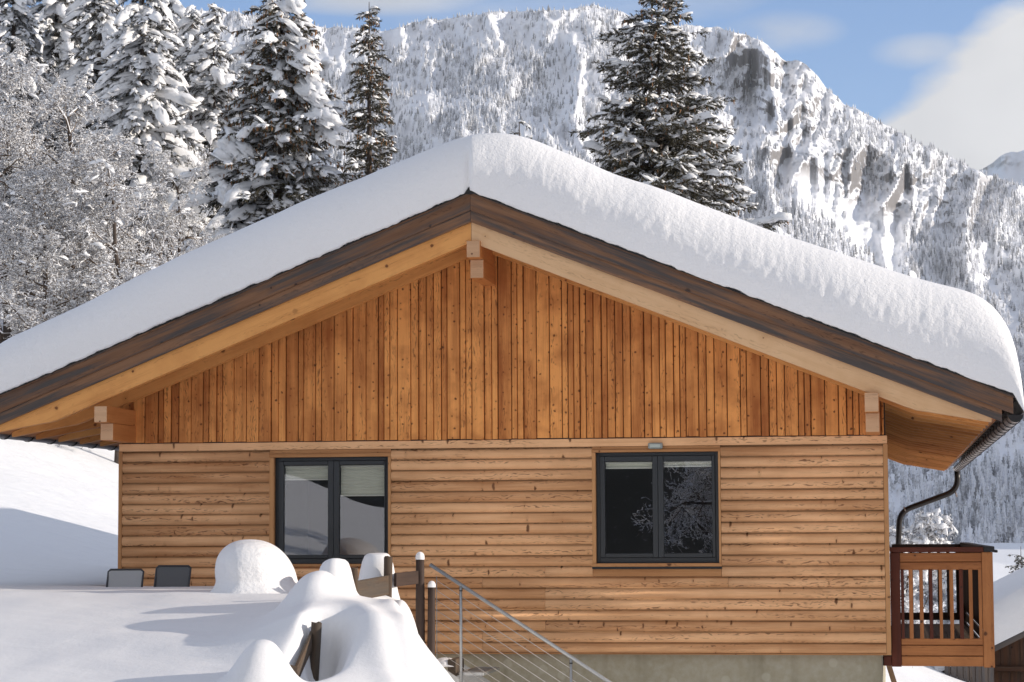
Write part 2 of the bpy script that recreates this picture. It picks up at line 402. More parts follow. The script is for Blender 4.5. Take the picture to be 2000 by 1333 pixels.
def snow(name, col=C(.84, .835, .84), bumps=(), rough=.65, stretch=None):
    k = NT(name); P = k.pos(); h = None
    for (sc_, amt) in bumps:
        vec = P
        if stretch:
            sp = k.n('ShaderNodeMapping'); k.t.links.new(P, sp.inputs[0]); sp.inputs['Scale'].default_value = stretch; vec = sp.outputs[0]
        nn = k.math('MULTIPLY', k.noise(vec, sc_, 4, .6), amt); h = nn if h is None else k.math('ADD', h, nn)
    if h is not None: k.bump(h, 1.0, 1.0)
    k.inp(k.b, 'Sheen_Weight', 0.0)
    return k.set(col, rough, 0, .3)
m_snow = snow('snow', col=C(.79, .785, .79), bumps=((3.0, .004), (11., .0045), (35., .0016), (140., .0007)))
m_snowroof = snow('roof_snow', bumps=((5.0, .006), (22.0, .010), (48., .006), (110., .002)), stretch=(1, 1, 1))
m_snowlump = snow('snow_lump', col=C(.81, .805, .81), bumps=((5.0, .02), (18., .010), (60., .003)))
m_snowfar = snow('snow_barn', bumps=((2.0, .05), (15., .006)))

def glass():
    k = NT('window_glass'); t = k.t
    gl = k.n('ShaderNodeBsdfGlossy'); gl.inputs['Roughness'].default_value = 0.004; gl.inputs['Color'].default_value = C(.95, .96, 1)
    tr = k.n('ShaderNodeBsdfTransparent'); tr.inputs['Color'].default_value = C(.93, .93, .92)
    mxs = k.n('ShaderNodeMixShader'); mxs.inputs[0].default_value = .10
    t.links.new(tr.outputs[0], mxs.inputs[1]); t.links.new(gl.outputs[0], mxs.inputs[2]); t.links.new(mxs.outputs[0], k.out.inputs[0])
    wob = k.n('ShaderNodeBump'); wob.inputs['Strength'].default_value = .04; wob.inputs['Distance'].default_value = .02
    t.links.new(k.noise(k.pos(), 1.2, 1), wob.inputs['Height']); t.links.new(wob.outputs[0], gl.inputs['Normal'])
    return k.m
m_glass = glass()

# ------------------------------------------------------------------ HOUSE
XR = 4.43                                   # ridge
SL = 0.400                                  # roof slope (tan)
APEX = 5.165                                # top of the upper verge board at the ridge
XL_E, XR_E = XR-5.92, XR+5.92               # eave ends of the verge boards
YF = -1.08                                  # front plane of the verge boards
YB = 21.0                                   # back end of the roof
HW = 9.005                                  # house width
HD = 20.0                                   # house depth
ZT = 2.4475
def zroof(x): return APEX-SL*abs(x-XR)
house = empty('timber_house', (XR, 0, -2.6), 'larch clad house with deep snow on its low gable roof and two dark windows', 'house')

# windows: opening boxes (x0,x1,z0,z1) on the facade
def fx(px, py, Y=0.0): p = at(px, py, Y); return p[0], p[2]
WL = dict(x0=fx(536.5, 1000)[0], x1=fx(759, 1000)[0], z0=fx(648, 1101.5)[1], z1=fx(648, 893.5)[1])
WR = dict(x0=fx(1164.6, 1000)[0], x1=fx(1404, 1000)[0], z0=fx(1285, 1100)[1], z1=fx(1285, 883.5)[1])
TR = 0.055   # trim width around the openings

# --- lower cladding: rounded boards laid horizontally
def lower_cladding():
    mb = MB(11); rows = 19; TR = .055; h = (ZT-0.092)/rows
    z0 = 0.0
    for r in range(rows+1):
        za = z0+r*h; zb = za+h
        flat = (r == rows)
        if flat: za, zb = ZT-0.092, ZT
        # spans free of window openings
        spans = [(0.042, 8.955)]
        for W_ in (WL, WR):
            TR = .042 if W_ is WR else .055
            lo, hi = W_['z0']-(0.10 if W_ is WR else 0.03), W_['z1']+TR*.75
            a, b = W_['x0']-TR, W_['x1']+TR*.62+.002
            if zb > lo+.02 and za < hi-.02 and not flat:
                spans = [q for s_ in spans for q in ((s_[0], min(s_[1], a)), (max(s_[0], b), s_[1])) if q[1]-q[0] > .02]
        pieces = []
        for a, b in spans:
            cuts = [a]
            if b-a > 3.2:
                for _ in range(mb.rng.randint(1, 3)):
                    c = mb.rng.choice([4.37, 4.37, 5.1, 2.6, 7.2, 3.6])
                    if a+.5 < c < b-.5 and all(abs(c-q) > .8 for q in cuts): cuts.append(c)
            cuts = sorted(cuts)+[b]
            pieces += [(cuts[i], cuts[i+1]) for i in range(len(cuts)-1)]
        for a, b in pieces:
            off = mb.rnd(); t = mb.tone(); hh = zb-za
            if flat: prof = [(-.020, 0.0), (-.020, hh)]; 
            else:
                n = 7; prof = []
                for i in range(n+1):
                    q = i/n; s_ = abs(2*q-1.0)
                    y = -.040+.032*s_**2.2
                    prof.append((y, q*(hh-.016)))
                prof.append((.016, hh-.0155)); prof.append((.016, hh))
            if flat: a, b = 0.0, 9.005; prof = [(-.0265, 0), (-.036, .003), (-.036, hh-.004), (-.022, hh)]
            g = .0012; xs0, xs1 = a+g, b-g
            for i in range(len(prof)-1):
                (y0, q0), (y1, q1) = prof[i], prof[i+1]
                mb.face([(xs0, y0, za+q0), (xs1, y0, za+q0), (xs1, y1, za+q1), (xs0, y1, za+q1)], smooth=not flat, tone=t,
                        uvs=[(xs0+off[0], off[1]+q0), (xs1+off[0], off[1]+q0), (xs1+off[0], off[1]+q1), (xs0+off[0], off[1]+q1)])
            for xe, sgn in ((xs0, 1), (xs1, -1)):
                P = [(xe, y, za+q) for y, q in prof]+[(xe, .02, za+prof[-1][1]), (xe, .02, za)]
                mb.face(P if sgn < 0 else P[::-1], (0, 0, 1), off, t)
            if flat: mb.face([(a, -.022, zb), (b, -.022, zb), (b, .03, zb), (a, .03, zb)], (1, 0, 0), off, t)
    # underside
    return mb.build('lower_cladding', m_siding, house)
lower_cladding()
# structural wall box behind (back and side walls, with openings on the front)
def wall_core():
    mb = MB(12)
    xs = [0.02, WL['x0'], WL['x1'], WR['x0'], WR['x1'], 8.985]; zs = [0.0, WR['z0'], WL['z1'], ZT]
    y = .022
    def q(x0, x1, z0, z1): mb.face([(x0, y, z0), (x1, y, z0), (x1, y, z1), (x0, y, z1)], (1, 0, 0))
    for i in range(5):
        isw = i in (1, 3); W_ = WL if i == 1 else WR
        if not isw: q(xs[i], xs[i+1], 0, ZT)
        else: q(xs[i], xs[i+1], 0, W_['z0']); q(xs[i], xs[i+1], W_['z1'], ZT)
    gl = .02; gr = 8.985
    zl, zr = zroof(gl)-.36, zroof(gr)-.36
    mb.face([(gl, y, ZT), (gr, y, ZT), (gr, y, zr), (XR, y, APEX-.36), (gl, y, zl)], (0, 0, 1))
    mb.face([(gr, HD, -.0), (gl, HD, 0), (gl, HD, zl), (XR, HD, APEX-.36), (gr, HD, zr)], (1, 0, 0))
    mb.face([(gl, HD, 0), (gl, y, 0), (gl, y, zl), (gl, HD, zl)], (0, 1, 0))
    mb.face([(gr, y, 0), (gr, HD, 0), (gr, HD, zr), (gr, y, zr)], (0, 1, 0))
    mb.face([(gl, y, 0), (gl, HD, 0), (gr, HD, 0), (gr, y, 0)], (0, 1, 0))
    # reveals
    for W_ in (WL, WR):
        a, b, c, d = W_['x0'], W_['x1'], W_['z0'], W_['z1']; y2 = .16
        for P in ([(a, y, c), (a, y, d), (a, y2, d), (a, y2, c)], [(b, y, d), (b, y, c), (b, y2, c), (b, y2, d)],
                  [(a, y, d), (b, y, d), (b, y2, d), (a, y2, d)], [(b, y, c), (a, y, c), (a, y2, c), (b, y2, c)]): mb.face(P, (0, 0, 1))
    return mb.build('wall', m_darkwood_shade, house)
wall_core()
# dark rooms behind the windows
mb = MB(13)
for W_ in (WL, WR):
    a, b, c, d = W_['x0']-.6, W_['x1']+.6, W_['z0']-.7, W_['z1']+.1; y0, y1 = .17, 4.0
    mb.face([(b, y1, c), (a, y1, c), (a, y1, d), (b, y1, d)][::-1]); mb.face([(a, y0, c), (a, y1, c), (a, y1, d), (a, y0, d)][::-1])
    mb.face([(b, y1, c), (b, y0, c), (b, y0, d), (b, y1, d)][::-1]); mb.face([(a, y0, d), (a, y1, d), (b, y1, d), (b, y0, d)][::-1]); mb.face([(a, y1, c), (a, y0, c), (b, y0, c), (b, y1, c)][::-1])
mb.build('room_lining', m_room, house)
# corner boards and plinth
mb = MB(14); mb.box(-.004, .040, -.038, .10, -.012, ZT-.093, (0, 0, 1), .4, .003); mb.build('corner_board', m_trim, house)
mb = MB(15); mb.box(8.957, 9.009, -.040, .10, -.012, ZT-.093, (0, 0, 1), .05, .003); mb.build('corner_board', m_trim, house)
mb = MB(16); mb.box(.12, 8.90, .05, HD-.1, -2.7, -.006, (1, 0, 0), .5); mb.build('plinth', m_conc, house)
mb = MB(161); mb.box(.03, 8.96, -.030, .05, -.014, -.002, (1, 0, 0), .5, .002); mb.build('drip_board', m_trim, house)

# --- gable cladding: upright overlapping boards of uneven width
def gable():
    mb = MB(21)
    x = 0.026; xe = 8.975; i = 0
    while x < xe-.02:
        wide = mb.rng.choice([.145, .152, .160, .090, .070], p=[.22, .10, .08, .32, .28]); x1 = min(x+wide, xe)
        t = float(np.clip(mb.rng.beta(1.1, 1.1), 0, 1)); off = mb.rnd()
        lift = mb.rng.choice([0, 1]); th = .018+.022*lift+mb.rng.uniform(0, .005)
        zb = ZT+.008+mb.rng.uniform(-.004, .006)
        za, zc = zroof(x)-.33, zroof(x1)-.33
        apexin = x < XR < x1
        e = .005
        # profile across the board: slightly cupped with eased edges
        g_ = .0045; prof = [(x+g_, .012), (x+g_, -th+e), (x+g_+.006, -th), (x1-g_-.006, -th-.001), (x1-g_, -th+e), (x1-g_, .012)]
        if apexin: prof.insert(3, (XR, -th))
        for k in range(len(prof)-1):
            (xa, ya), (xb, yb) = prof[k], prof[k+1]
            za_, zb_ = zroof(xa)-.33, zroof(xb)-.33
            mb.face([(xa, ya, zb), (xb, yb, zb), (xb, yb, zb_), (xa, ya, za_)], tone=t, 
                    uvs=[(off[0]+zb, off[1]+xa-x), (off[0]+zb, off[1]+xb-x), (off[0]+zb_, off[1]+xb-x), (off[0]+za_, off[1]+xa-x)])
        mb.face([(px_, py_, zb) for px_, py_ in prof][::-1], (0, 0, 1), off, t)
        x = x1; i += 1
    return mb.build('gable_cladding', m_gable, house)
gable()
# dark strip standing in for the shadow gap below the gable boards
mb = MB(22); mb.box(.05, 8.95, -.014, .018, ZT+.001, ZT+.012, (1, 0, 0)); mb.build('shadow_gap_strip', m_gutdark, house)

# --- purlins, two tiers each
def purlin(xc, ztop_c, zsplit, zbot, wdt=.152):
    mb = MB(int(xc*10)+30)
    mb.box(xc-wdt/2, xc+wdt/2, YF+.002, 2.0, zsplit+.0015, ztop_c, (0, 1, 0), .4, .004)
    o = mb.build('purlin', m_purlin, house)
    mb = MB(int(xc*10)+31)
    mb.box(xc-wdt/2+.005, xc+wdt/2+.005, -.87, 2.0, zbot, zsplit-.0015, (0, 1, 0), .5, .004)
    o2 = mb.build('purlin', m_purlin, house)
    for (ye, za, zb_, dx) in ((YF+.002, zsplit+.0015, ztop_c, 0), (-.87, zbot, zsplit-.0015, .005)):
        mb = MB(int(xc*10)+33); mb.box(xc-wdt/2+dx+.003, xc+wdt/2+dx-.003, ye-.004, ye-.001, za+.003, zb_-.003, (1, 0, 0))
        mb.build('end_grain_face', m_end, o if ye < -1 else o2)
purlin(4.462, 4.640, 4.450, 4.240)
purlin(.128, 2.842, 2.655, 2.458)
purlin(8.845, 2.872, 2.660, 2.450)

# --- verge boards (two weathered boards per side, lapped)
def slope_board(name, side, y0, y1, ztop_off, zbot_off, xend, mat, seed, xin=0.0):
    mb = MB(seed); x0 = XR+side*xin; x1 = XR+side*xend
    g = (side, 0, -SL)
    def poly(xa, xb):
        P = [(xa, zroof(xa)-zbot_off), (xb, zroof(xb)-zbot_off), (xb, zroof(xb)-ztop_off), (xa, zroof(xa)-ztop_off)]
        return P if side > 0 else [P[1], P[0], P[3], P[2]]
    mb.prism(poly(x0, x1), y0, y1, g)
    return mb.build(name, mat, house)
for side in (-1, 1):
    slope_board('verge_board', side, YF, YF+.045, 0.0, .178, 5.92, m_fascia, 40+side, .0015)
    slope_board('verge_board', side, YF+.022, YF+.060, .168, .308, 5.80, m_fascia, 44+side, .0015)
    slope_board('verge_batten', side, YF-.010, YF+.035, -.020, -.001, 5.93, m_fascia, 48+side, .0015)

# --- rafters with kicked tails
def rafter(side, y0, thick, seed, first=False):
    mb = MB(seed); X = lambda d: XR+side*d
    top = .30; bot = .535
    zt = lambda d: APEX-SL*d-top
    zb = lambda d: APEX-SL*d-bot
    dk, dt = 4.90, 5.69
    P = [(X(.002), zb(0)), (X(dk-.12), zb(dk-.12)), (X(dk), zb(dk)+.006), (X(dk+.12), zb(dk)-.012), (X(dt), zb(dk)-.132), (X(dt), zt(dt)), (X(.002), zt(0))]
    if side < 0: P = P[::-1]
    mb.prism(P, y0, y0+thick, (side, 0, -SL), tone=(.05 if first else (.12 if thick < .0995 else None)))
    return mb.build('rafter', m_rafter if (side > 0 and first) else m_rafter2, house)
for side in (-1, 1):
    for i in range(28):
        rafter(side, -1.018+i*.79, (.10 if i != 1 else .099), 60+i+40*(side > 0), i == 0)
# --- roof deck (soffit) boards and black felt edge, one part per slope
for side in (-1, 1):
    mb = MB(130+side); n = 150; yy = YF+.062
    # deck slab seen from below: boards run along the eaves
    d = 0.0; k = 0
    while d < 5.75:
        d1 = min(d+.14, 5.75); off = mb.rnd(); t = mb.tone()
        xa, xb = XR+side*(d+.002), XR+side*(d1-.003); za, zb_ = zroof(xa)-.298, zroof(xb)-.298
        P = [(xa, yy, za), (xb, yy, zb_), (xb, YB, zb_), (xa, YB, za)]
        mb.face(P if side < 0 else P[::-1], (0, 1, 0), off, t); d = d1
    mb.build('soffit', m_soffit, house)
    mb = MB(134+side)
    xa, xb = XR+side*.002, XR+side*5.74
    P = [(xa, zroof(xa)-.285), (xb, zroof(xb)-.285), (xb, zroof(xb)+.005), (xa, zroof(xa)+.005)]
    if side < 0: P = [P[1], P[0], P[3], P[2]]
    mb.prism(P, YF+.063, YB, (0, 1, 0))
    xa, xb = XR+side*5.742, XR+side*5.95
    P = [(xa, zroof(xa)-.02), (xb, zroof(xb)-.02), (xb, zroof(xb)+.004), (xa, zroof(xa)+.004)]
    if side < 0: P = [P[1], P[0], P[3], P[2]]
    mb.prism(P, YF+.063, YB, (0, 1, 0)); mb.build('roof', m_felt, house)
    # ragged felt lip above the verge boards
    mb = MB(136+side); nn = 240
    for i in range(nn):
        d0, d1 = 5.96*i/nn, 5.96*(i+1)/nn; h = .012+.022*mb.rng.rand()**2
        x0, x1 = XR+side*d0, XR+side*d1
        P = [(x0, zroof(x0)+.018), (x1, zroof(x1)+.018), (x1, zroof(x1)+.020+h), (x0, zroof(x0)+.020+h)]
        if side < 0: P = [P[1], P[0], P[3], P[2]]
        mb.prism(P, YF-.016, YF+.2, (0, 1, 0))
    mb.build('felt_edge', m_felt, house, weld=False)
# ridge point
mb = MB(139); mb.prism([(XR-.07, APEX+.0), (XR+.07, APEX+.0), (XR+.008, APEX+.085), (XR-.008, APEX+.085)], YF-.02, YF+.1, (0, 1, 0)); mb.build('ridge_cap', m_felt, house)

# --- gutters with brackets, downpipe
def gutter(side):
    xc = XR+side*5.945; zc = 2.612; R = .078
    mb = MB(140+side); n = 14; y0, y1 = YF+.03, YB
    ny = 1
    for r_, flip in ((R, False), (R-.006, True)):
        for k in range(n):
            a0, a1 = PI+PI*k/n, PI+PI*(k+1)/n
            P = [(xc+r_*math.cos(a0), y0, zc+r_*math.sin(a0)), (xc+r_*math.cos(a1), y0, zc+r_*math.sin(a1)),
                 (xc+r_*math.cos(a1), y1, zc+r_*math.sin(a1)), (xc+r_*math.cos(a0), y1, zc+r_*math.sin(a0))]
            mb.face(P[::-1] if flip else P, (0, 1, 0), smooth=True)
    g = mb.build('gutter', m_gutter, house)
    # end cap
    mb = MB(145+side); P = [(xc+(R+.003)*math.cos(PI+PI*k/n), zc+(R+.003)*math.sin(PI+PI*k/n)) for k in range(n+1)]
    mb.prism(P, y0-.006, y0+.006, (1, 0, 0)); mb.build('end_cap', m_gutdark, g)
    # rolled bead
    mb = MB(146+side); mb.tube([(xc+side*R, y0, zc+.004), (xc+side*R, y1, zc+.004)], .009, 6); mb.build('bead', m_gutter, g)
    # brackets: strips wrapped under the gutter and screwed to the rafter tails
    first = None
    for i in range(27):
        y = -.62+i*.79
        if first is None:
            mb = MB(147)
            for k in range(n):
                a0, a1 = PI+PI*k/n, PI+PI*(k+1)/n; ra, rb = R+.002, R+.010
                P = [(ra*math.cos(a0), ra*math.sin(a0)), (ra*math.cos(a1), ra*math.sin(a1)), (rb*math.cos(a1), rb*math.sin(a1)), (rb*math.cos(a0), rb*math.sin(a0))]
                mb.prism(P[::-1], -.016, .016, (1, 0, 0))
            mb.box(-side*R-side*.002, -side*R-side*.10, -.016, .016, .02, .03, (1, 0, 0)); mb.box(-side*R-.004, -side*R+.004, -.016, .016, -.01, .03, (0, 0, 1))
            first = mb.mesh('bracket', m_gutdark, False)
        o = bpy.data.objects.new('bracket', first); COL.objects.link(o); o.parent = g
        o.location = Vector((xc, y, zc))
    # fascia strip behind the gutter (dark metal drip edge)
    mb = MB(149+side)
    xi = XR+side*5.72; mb.box(min(xi, xi+side*.02), max(xi, xi+side*.02), YF+.12, YB, zc-.035, zc+.02, (0, 1, 0)); mb.build('drip_edge', m_gutdark, house)
    return g, xc, zc
gR, gx, gz = gutter(1); gutter(-1)
def arc_path(pts, r=.1, n=6):
    out = [np.array(pts[0], float)]
    for i in range(1, len(pts)-1):
        p = np.array(pts[i], float); a = np.array(pts[i-1], float)-p; b = np.array(pts[i+1], float)-p
        a /= np.linalg.norm(a); b /= np.linalg.norm(b)
        for k in range(n+1):
            t = k/n; out.append((1-t)**2*(p+a*r)+2*t*(1-t)*p+t*t*(p+b*r))
    out.append(np.array(pts[-1], float)); return out
mb = MB(150); py_ = 20.7
P = [(gx, py_, gz-.06), at(1890, 958, py_), at(1757, 1000, py_), at(1749, 1030, py_), (9.13, py_, -2.2)]
P[4] = (at(1749, 1030, py_)[0]-.02, py_, -.1); P[1][0] = gx
mb.tube(arc_path([P[0], P[1], P[2], P[4]], .24, 7), .058, 12); dp = mb.build('downpipe', m_pipe, house)
mb = MB(151)
for c0, c1 in (((1866, 966), (1868.5, 965.2)), ((1766, 996.5), (1768.5, 995.7))):
    mb.tube([at(*c0, py_), at(*c1, py_)], .064, 12)
mb.build('joint_ring', m_gutter, dp)

# --- windows
def window(W_, lbl, bl, br, gl, gr, gz0, gz1, sill_big):
    TR = .042 if sill_big else .055
    x0, x1, z0, z1 = W_['x0'], W_['x1'], W_['z0'], W_['z1']; xm = (gl[1]+gr[0])/2
    mb = MB(160); y0, y1 = .045, .13; fw = .040
    mb.box(x0, x0+fw, y0, y1, z0, z1, bev=.003); mb.box(x1-fw, x1, y0, y1, z0, z1, bev=.003)
    mb.box(x0+fw, x1-fw, y0, y1, z1-fw, z1, bev=.003); mb.box(x0+fw, x1-fw, y0, y1, z0, z0+fw+.02, bev=.003)
    wdw = mb.build('window', m_frame, house); wdw['label'] = lbl
    for (a, b, e0, e1) in ((gl[0], gl[1], x0+fw+.001, xm-.001), (gr[0], gr[1], xm+.001, x1-fw-.001)):
        mb = MB(161); ys0, ys1 = .030, .10; zt_, zb_ = z1-fw-.001, z0+fw+.021
        mb.box(e0, a, ys0, ys1, zb_, zt_, bev=.004); mb.box(b, e1, ys0, ys1, zb_, zt_, bev=.004)
        mb.box(a+.0005, b-.0005, ys0+.001, ys1, gz1, zt_, bev=.004); mb.box(a+.0005, b-.0005, ys0+.001, ys1, zb_, gz0, bev=.004)
        s_ = mb.build('sash', m_frame, wdw)
        mb = MB(162); mb.box(a-.004, b+.004, .060, .064, gz0-.004, gz1+.004); mb.build('pane', m_glass, wdw)
    for (a, b, zb_) in ((gl[0], gl[1], bl), (gr[0], gr[1], br)):
        mb = MB(163); z = gz1-.006; top = z
        mb.box(a+.006, b-.006, .088, .104, top-.022, top, tone=.5)
        zz = top-.022
        i = 0
        while zz > zb_+.03:
            z2 = max(zz-.019, zb_+.02)
            ya, yb = (.094, .104) if i % 2 == 0 else (.104, .094)
            mb.face([(a+.008, yb, z2), (b-.008, yb, z2), (b-.008, ya, zz), (a+.008, ya, zz)], (1, 0, 0)); zz = z2; i += 1
        bo = mb.build('blind', m_blind, wdw)
        mb = MB(164); mb.box(a+.006, b-.006, .088, .106, zb_, zb_+.018, bev=.003); mb.box(a+.006, b-.006, .084, .0875, top-.020, top-.004); mb.build('blind_rail', m_blindrail, wdw) 
    # wooden trim: jambs and head
    mb = MB(165)
    mb.box(x0-TR, x0-.001, -.040, .05, z0-.02, z1+.001, (0, 0, 1), .15, .002); mb.box(x1+.001, x1+TR*.62, -.040, .05, z0-.02, z1+.001, (0, 0, 1), .1, .002)
    mb.box(x0-TR-.003, x1+TR*.62+.003, -.046, .05, z1+.002, z1+TR*.78, (1, 0, 0), .9, .002)
    mb.box(x0-TR, x1+TR*.62, -.024, .05, z1+TR*.78+.0015, ZT-.0935, (1, 0, 0), .6, .002)
    mb.build('trim', m_trim, wdw)
    mb = MB(166)
    if sill_big:
        mb.box(x0-TR-.005, x1+TR*.62+.005, -.060, .06, z0-.040, z0-.003, (1, 0, 0), .5, .003)
    else:
        mb.box(x0-TR, x1+TR*.62, -.050, .06, z0-.032, z0-.003, (1, 0, 0), .4, .003)
    sl = mb.build('sill', m_trim, wdw)
    if sill_big:
        mb = MB(167); mb.box(x0-TR-.004, x1+TR*.62+.004, -.056, .03, z0-.066, z0-.0405); mb.build('underside_strip', m_gutdark, sl)  # dark strip along the underside of the sill
        mb = MB(168); mb.box(x0-TR, x1+TR*.62, -.034, .015, z0-.150, z0-.067, (1, 0, 0), .75, .003); mb.build('apron_board', m_trim, wdw)
    return wdw
gx_ = lambda p: fx(p, 1000, .05)[0]
window(WL, 'left window with pale blinds drawn to different heights', fx(648, 938, .09)[1], fx(648, 970, .09)[1],
       (gx_(554.5), gx_(641)), (gx_(663), gx_(751)), fx(650, 1084, .05)[1], fx(650, 908.5, .05)[1], False)
window(WR, 'right window with both blinds almost fully raised', fx(1285, 915.5, .09)[1], fx(1285, 913, .09)[1],
       (gx_(1182), gx_(1275)), (gx_(1296.5), gx_(1391)), fx(1285, 1081, .05)[1], fx(1285, 901, .05)[1], True)
# outdoor lamp over the right window
mb = MB(170); a = at(1266, 877, -.08); b = at(1294, 865, -.08)
mb.box(a[0], b[0], -.10, -.037, a[2], b[2], (1, 0, 0), .5, .010); lp = mb.build('wall_lamp', m_lamp, house)
mb = MB(171); mb.box(a[0]+.022, b[0]-.022, -.106, -.0995, a[2]+.014, b[2]-.018, (1, 0, 0), .5, .003); mb.build('lens', m_lens, lp)

# --- roof snow
def roof_snow():
    tx = [-1.62, -1.045, .782, 2.58, 3.2, 3.762, 4.1, 4.347, 4.58, 4.8, 5.044, 5.504, 6.075, 7.203, 7.815, 8.685, 9.54, 10.52]
    tz = [3.50, 3.727, 4.535, 5.246, 5.52, 5.73, 5.85, 5.91, 5.925, 5.915, 5.87, 5.68, 5.390, 4.965, 4.710, 4.400, 4.110, 3.80]
    xs = np.linspace(-1.62, 10.52, 600); z = np.interp(xs, tx, tz)
    ker = np.hanning(41); ker /= ker.sum(); z = np.convolve(np.pad(z, 20, mode='edge'), ker, 'valid')
    top = lambda x: np.interp(x, xs, z)
    xa, xb = XL_E-.11, XR_E+.115
    r = .62
    th = np.linspace(0, PI/2, 16)
    left = xa+r*(1-np.cos(th)); right = xb-r*(1-np.cos(th))
    X = np.concatenate([left, np.linspace(xa+r, xb-r, 640)[1:-1], right[::-1]])
    def g(d, rr, p): t = np.clip(1-d/rr, 0, 1); return (1-t**p)**(1/p)
    rf = .55; tf = np.linspace(0, PI/2, 84)
    ya = YF-.055
    Yv = np.concatenate([ya+rf*(1-np.cos(tf)), ya+rf+np.cumsum(np.linspace(.03, .6, 50))]); Yv = Yv[Yv < YB-.3]; Yv = np.append(Yv, [YB-.1, YB])
    XX, YY = np.meshgrid(X, Yv)
    # ground line of the snow: sits on the felt; spills below the verge line at the right eave
    base = APEX-SL*np.abs(XX-XR)+.036
    base = np.where(XX > XR_E, base-(XX-XR_E)*1.3, base)
    base = np.where(XX < XL_E, base-(XL_E-XX)*1.3, base)
    T = top(XX)-base
    gx1 = g(XX-xa, r, 2.5)*g(xb-XX, r, 2.5)
    gy = g(YY-ya, rf, 2.3)*g(YB+.001-YY, .5, 2.3)
    # the right hand slope has a softer, more battered front
    Z = base+T*gx1*gy
    Z += (fbm(XX*.9, YY*.9, 3, 5)-.5)*.08*gy*gx1
    # front face displaced in and out a little (wind crust dimples)
    hf = np.clip((Z-base)/T, 0, 1); face = np.exp(-((YY-ya)/.45)**2)
    arc = Z-(YY-ya)*1.0
    dimp = (fbm(XX*13, arc*11.0, 3, 9, .6)-.5)*(.006+.010*sstep(4.3, 5.2, XX))+(fbm(XX*.8, arc*.8, 2, 12)-.5)*.08
    bul = .05*np.sin(np.clip(hf, 0, 1)*PI)
    crease = .055*np.exp(-((XX-4.41)/.028)**2)*sstep(.95, .35, hf)+.03*sstep(4.42, 4.36, XX)*sstep(3.6, 4.3, XX)
    YY2 = YY+face*(dimp-bul+crease)+.12*(1-0)*face*hf*0
    # eave edge noise
    rag = (fbm(XX*9, XX*0, 3, 31)-.5)*.035*np.exp(-hf*30)
    V = np.stack([XX, YY2, Z+rag], -1).reshape(-1, 3)
    ny, nx = XX.shape; idx = np.arange(ny*nx).reshape(ny, nx)
    Fq = np.stack([idx[:-1, :-1], idx[:-1, 1:], idx[1:, 1:], idx[1:, :-1]], -1).reshape(-1, 4)
    # underside skirt at the front so the edge has thickness
    row = V.reshape(ny, nx, 3)[0]; sk = row.copy(); sk[:, 1] += .10; sk[:, 2] += .0; b0 = len(V)
    V = np.concatenate([V, sk]); i0 = idx[0]; j0 = b0+np.arange(nx)
    Fq = np.concatenate([Fq, np.stack([j0[:-1], j0[1:], i0[1:], i0[:-1]], -1)])
    me = np_mesh('snow_layer', V, Fq, m_snowroof, True)
    o = link('snow_layer', me, house); o['label'] = 'thick rounded snow layer covering the whole roof'
    # little overhanging tongue on the gutter end
    return o
roof_snow()

# --- balcony on the right-hand side
BX0, BX1, BY0, BY1 = 9.012, 10.150, .16, 9.0
mb = MB(180)
n = 0; x = BX0+.03
while x < BX1-.03:
    mb.box(x, min(x+.136, BX1-.02), BY0+.05, BY1, -.045, -.018, (0, 1, 0)); x += .142
y = BY0+.1
while y < BY1: mb.box(BX0-.10, BX1-.03, y, y+.10, -.145, -.047, (1, 0, 0)); y += 1.45
balc = mb.build('balcony', m_balc_deck, house); balc['label'] = 'reddish larch balcony on the right side wall'
def bpart(name, mat, seed, *boxes):
    mb = MB(seed)
    for b_ in boxes: mb.box(*b_[:6], b_[6] if len(b_) > 6 else (1, 0, 0), b_[7] if len(b_) > 7 else None, .004)
    return mb.build(name, mat, balc)
Zb = lambda py: at(1840, py, BY0)[2]
Xb = lambda px: at(px, 1180, BY0)[0]
bpart('corner_post', m_balc_red, 181, (BX0, Xb(1759), BY0-.03, BY0+.07, -.15, Zb(1079), (0, 0, 1)))
bpart('corner_post', m_balc, 182, (Xb(1919), BX1, BY0-.035, BY0+.065, -.155, Zb(1079), (0, 0, 1), .3))
for j, (p0, p1) in enumerate(((1097.3, 1080), (1113.5, 1098.5), (1259.8, 1247.5), (1280.8, 1261.2), (1301.5, 1282.5))):
    bpart('rail_board', m_balc, 183+j, (Xb(1759)+.001, Xb(1919)-.001, BY0-.02, BY0+.012, Zb(p0), Zb(p1), (1, 0, 0)))
bpart('backing_board', m_balc_red, 191, (Xb(1759)+.001, Xb(1919)-.001, BY0+.0125, BY0+.022, Zb(1110), Zb(1083)), (Xb(1759)+.001, Xb(1919)-.001, BY0+.0125, BY0+.022, Zb(1298), Zb(1250)))
bpart('rail_board', m_balc_red, 190, (BX0-.09, BX0-.001, BY0-.02, BY0+.03, -.14, -.03))
bx = [(1775.5, 1783.5), (1796, 1803.5), (1815, 1822), (1834.5, 1841), (1855, 1862.5), (1874, 1881.5), (1892.5, 1900)]
for j, (a, b) in enumerate([(1760, 1766)]+bx+[(1911.5, 1918)]):
    bpart('baluster', m_balc if j % 3 else m_balc_red, 192+j, (Xb(a), Xb(b), BY0-.034, BY0-.021, Zb(1248), Zb(1112), (0, 0, 1), .6))
# capping board with dark metal end
bpart('capping', m_balc_red, 205, (BX0, BX1-.10, BY0-.06, BY0+.10, Zb(1079)+.001, Zb(1069)))
bpart('metal_cap', m_gutdark, 206, (BX1-.10, BX1+.02, BY0-.065, BY1, Zb(1078), Zb(1068)), (BX1+.02, BX1+.055, BY0-.065, BY1, Zb(1080), Zb(1075)))
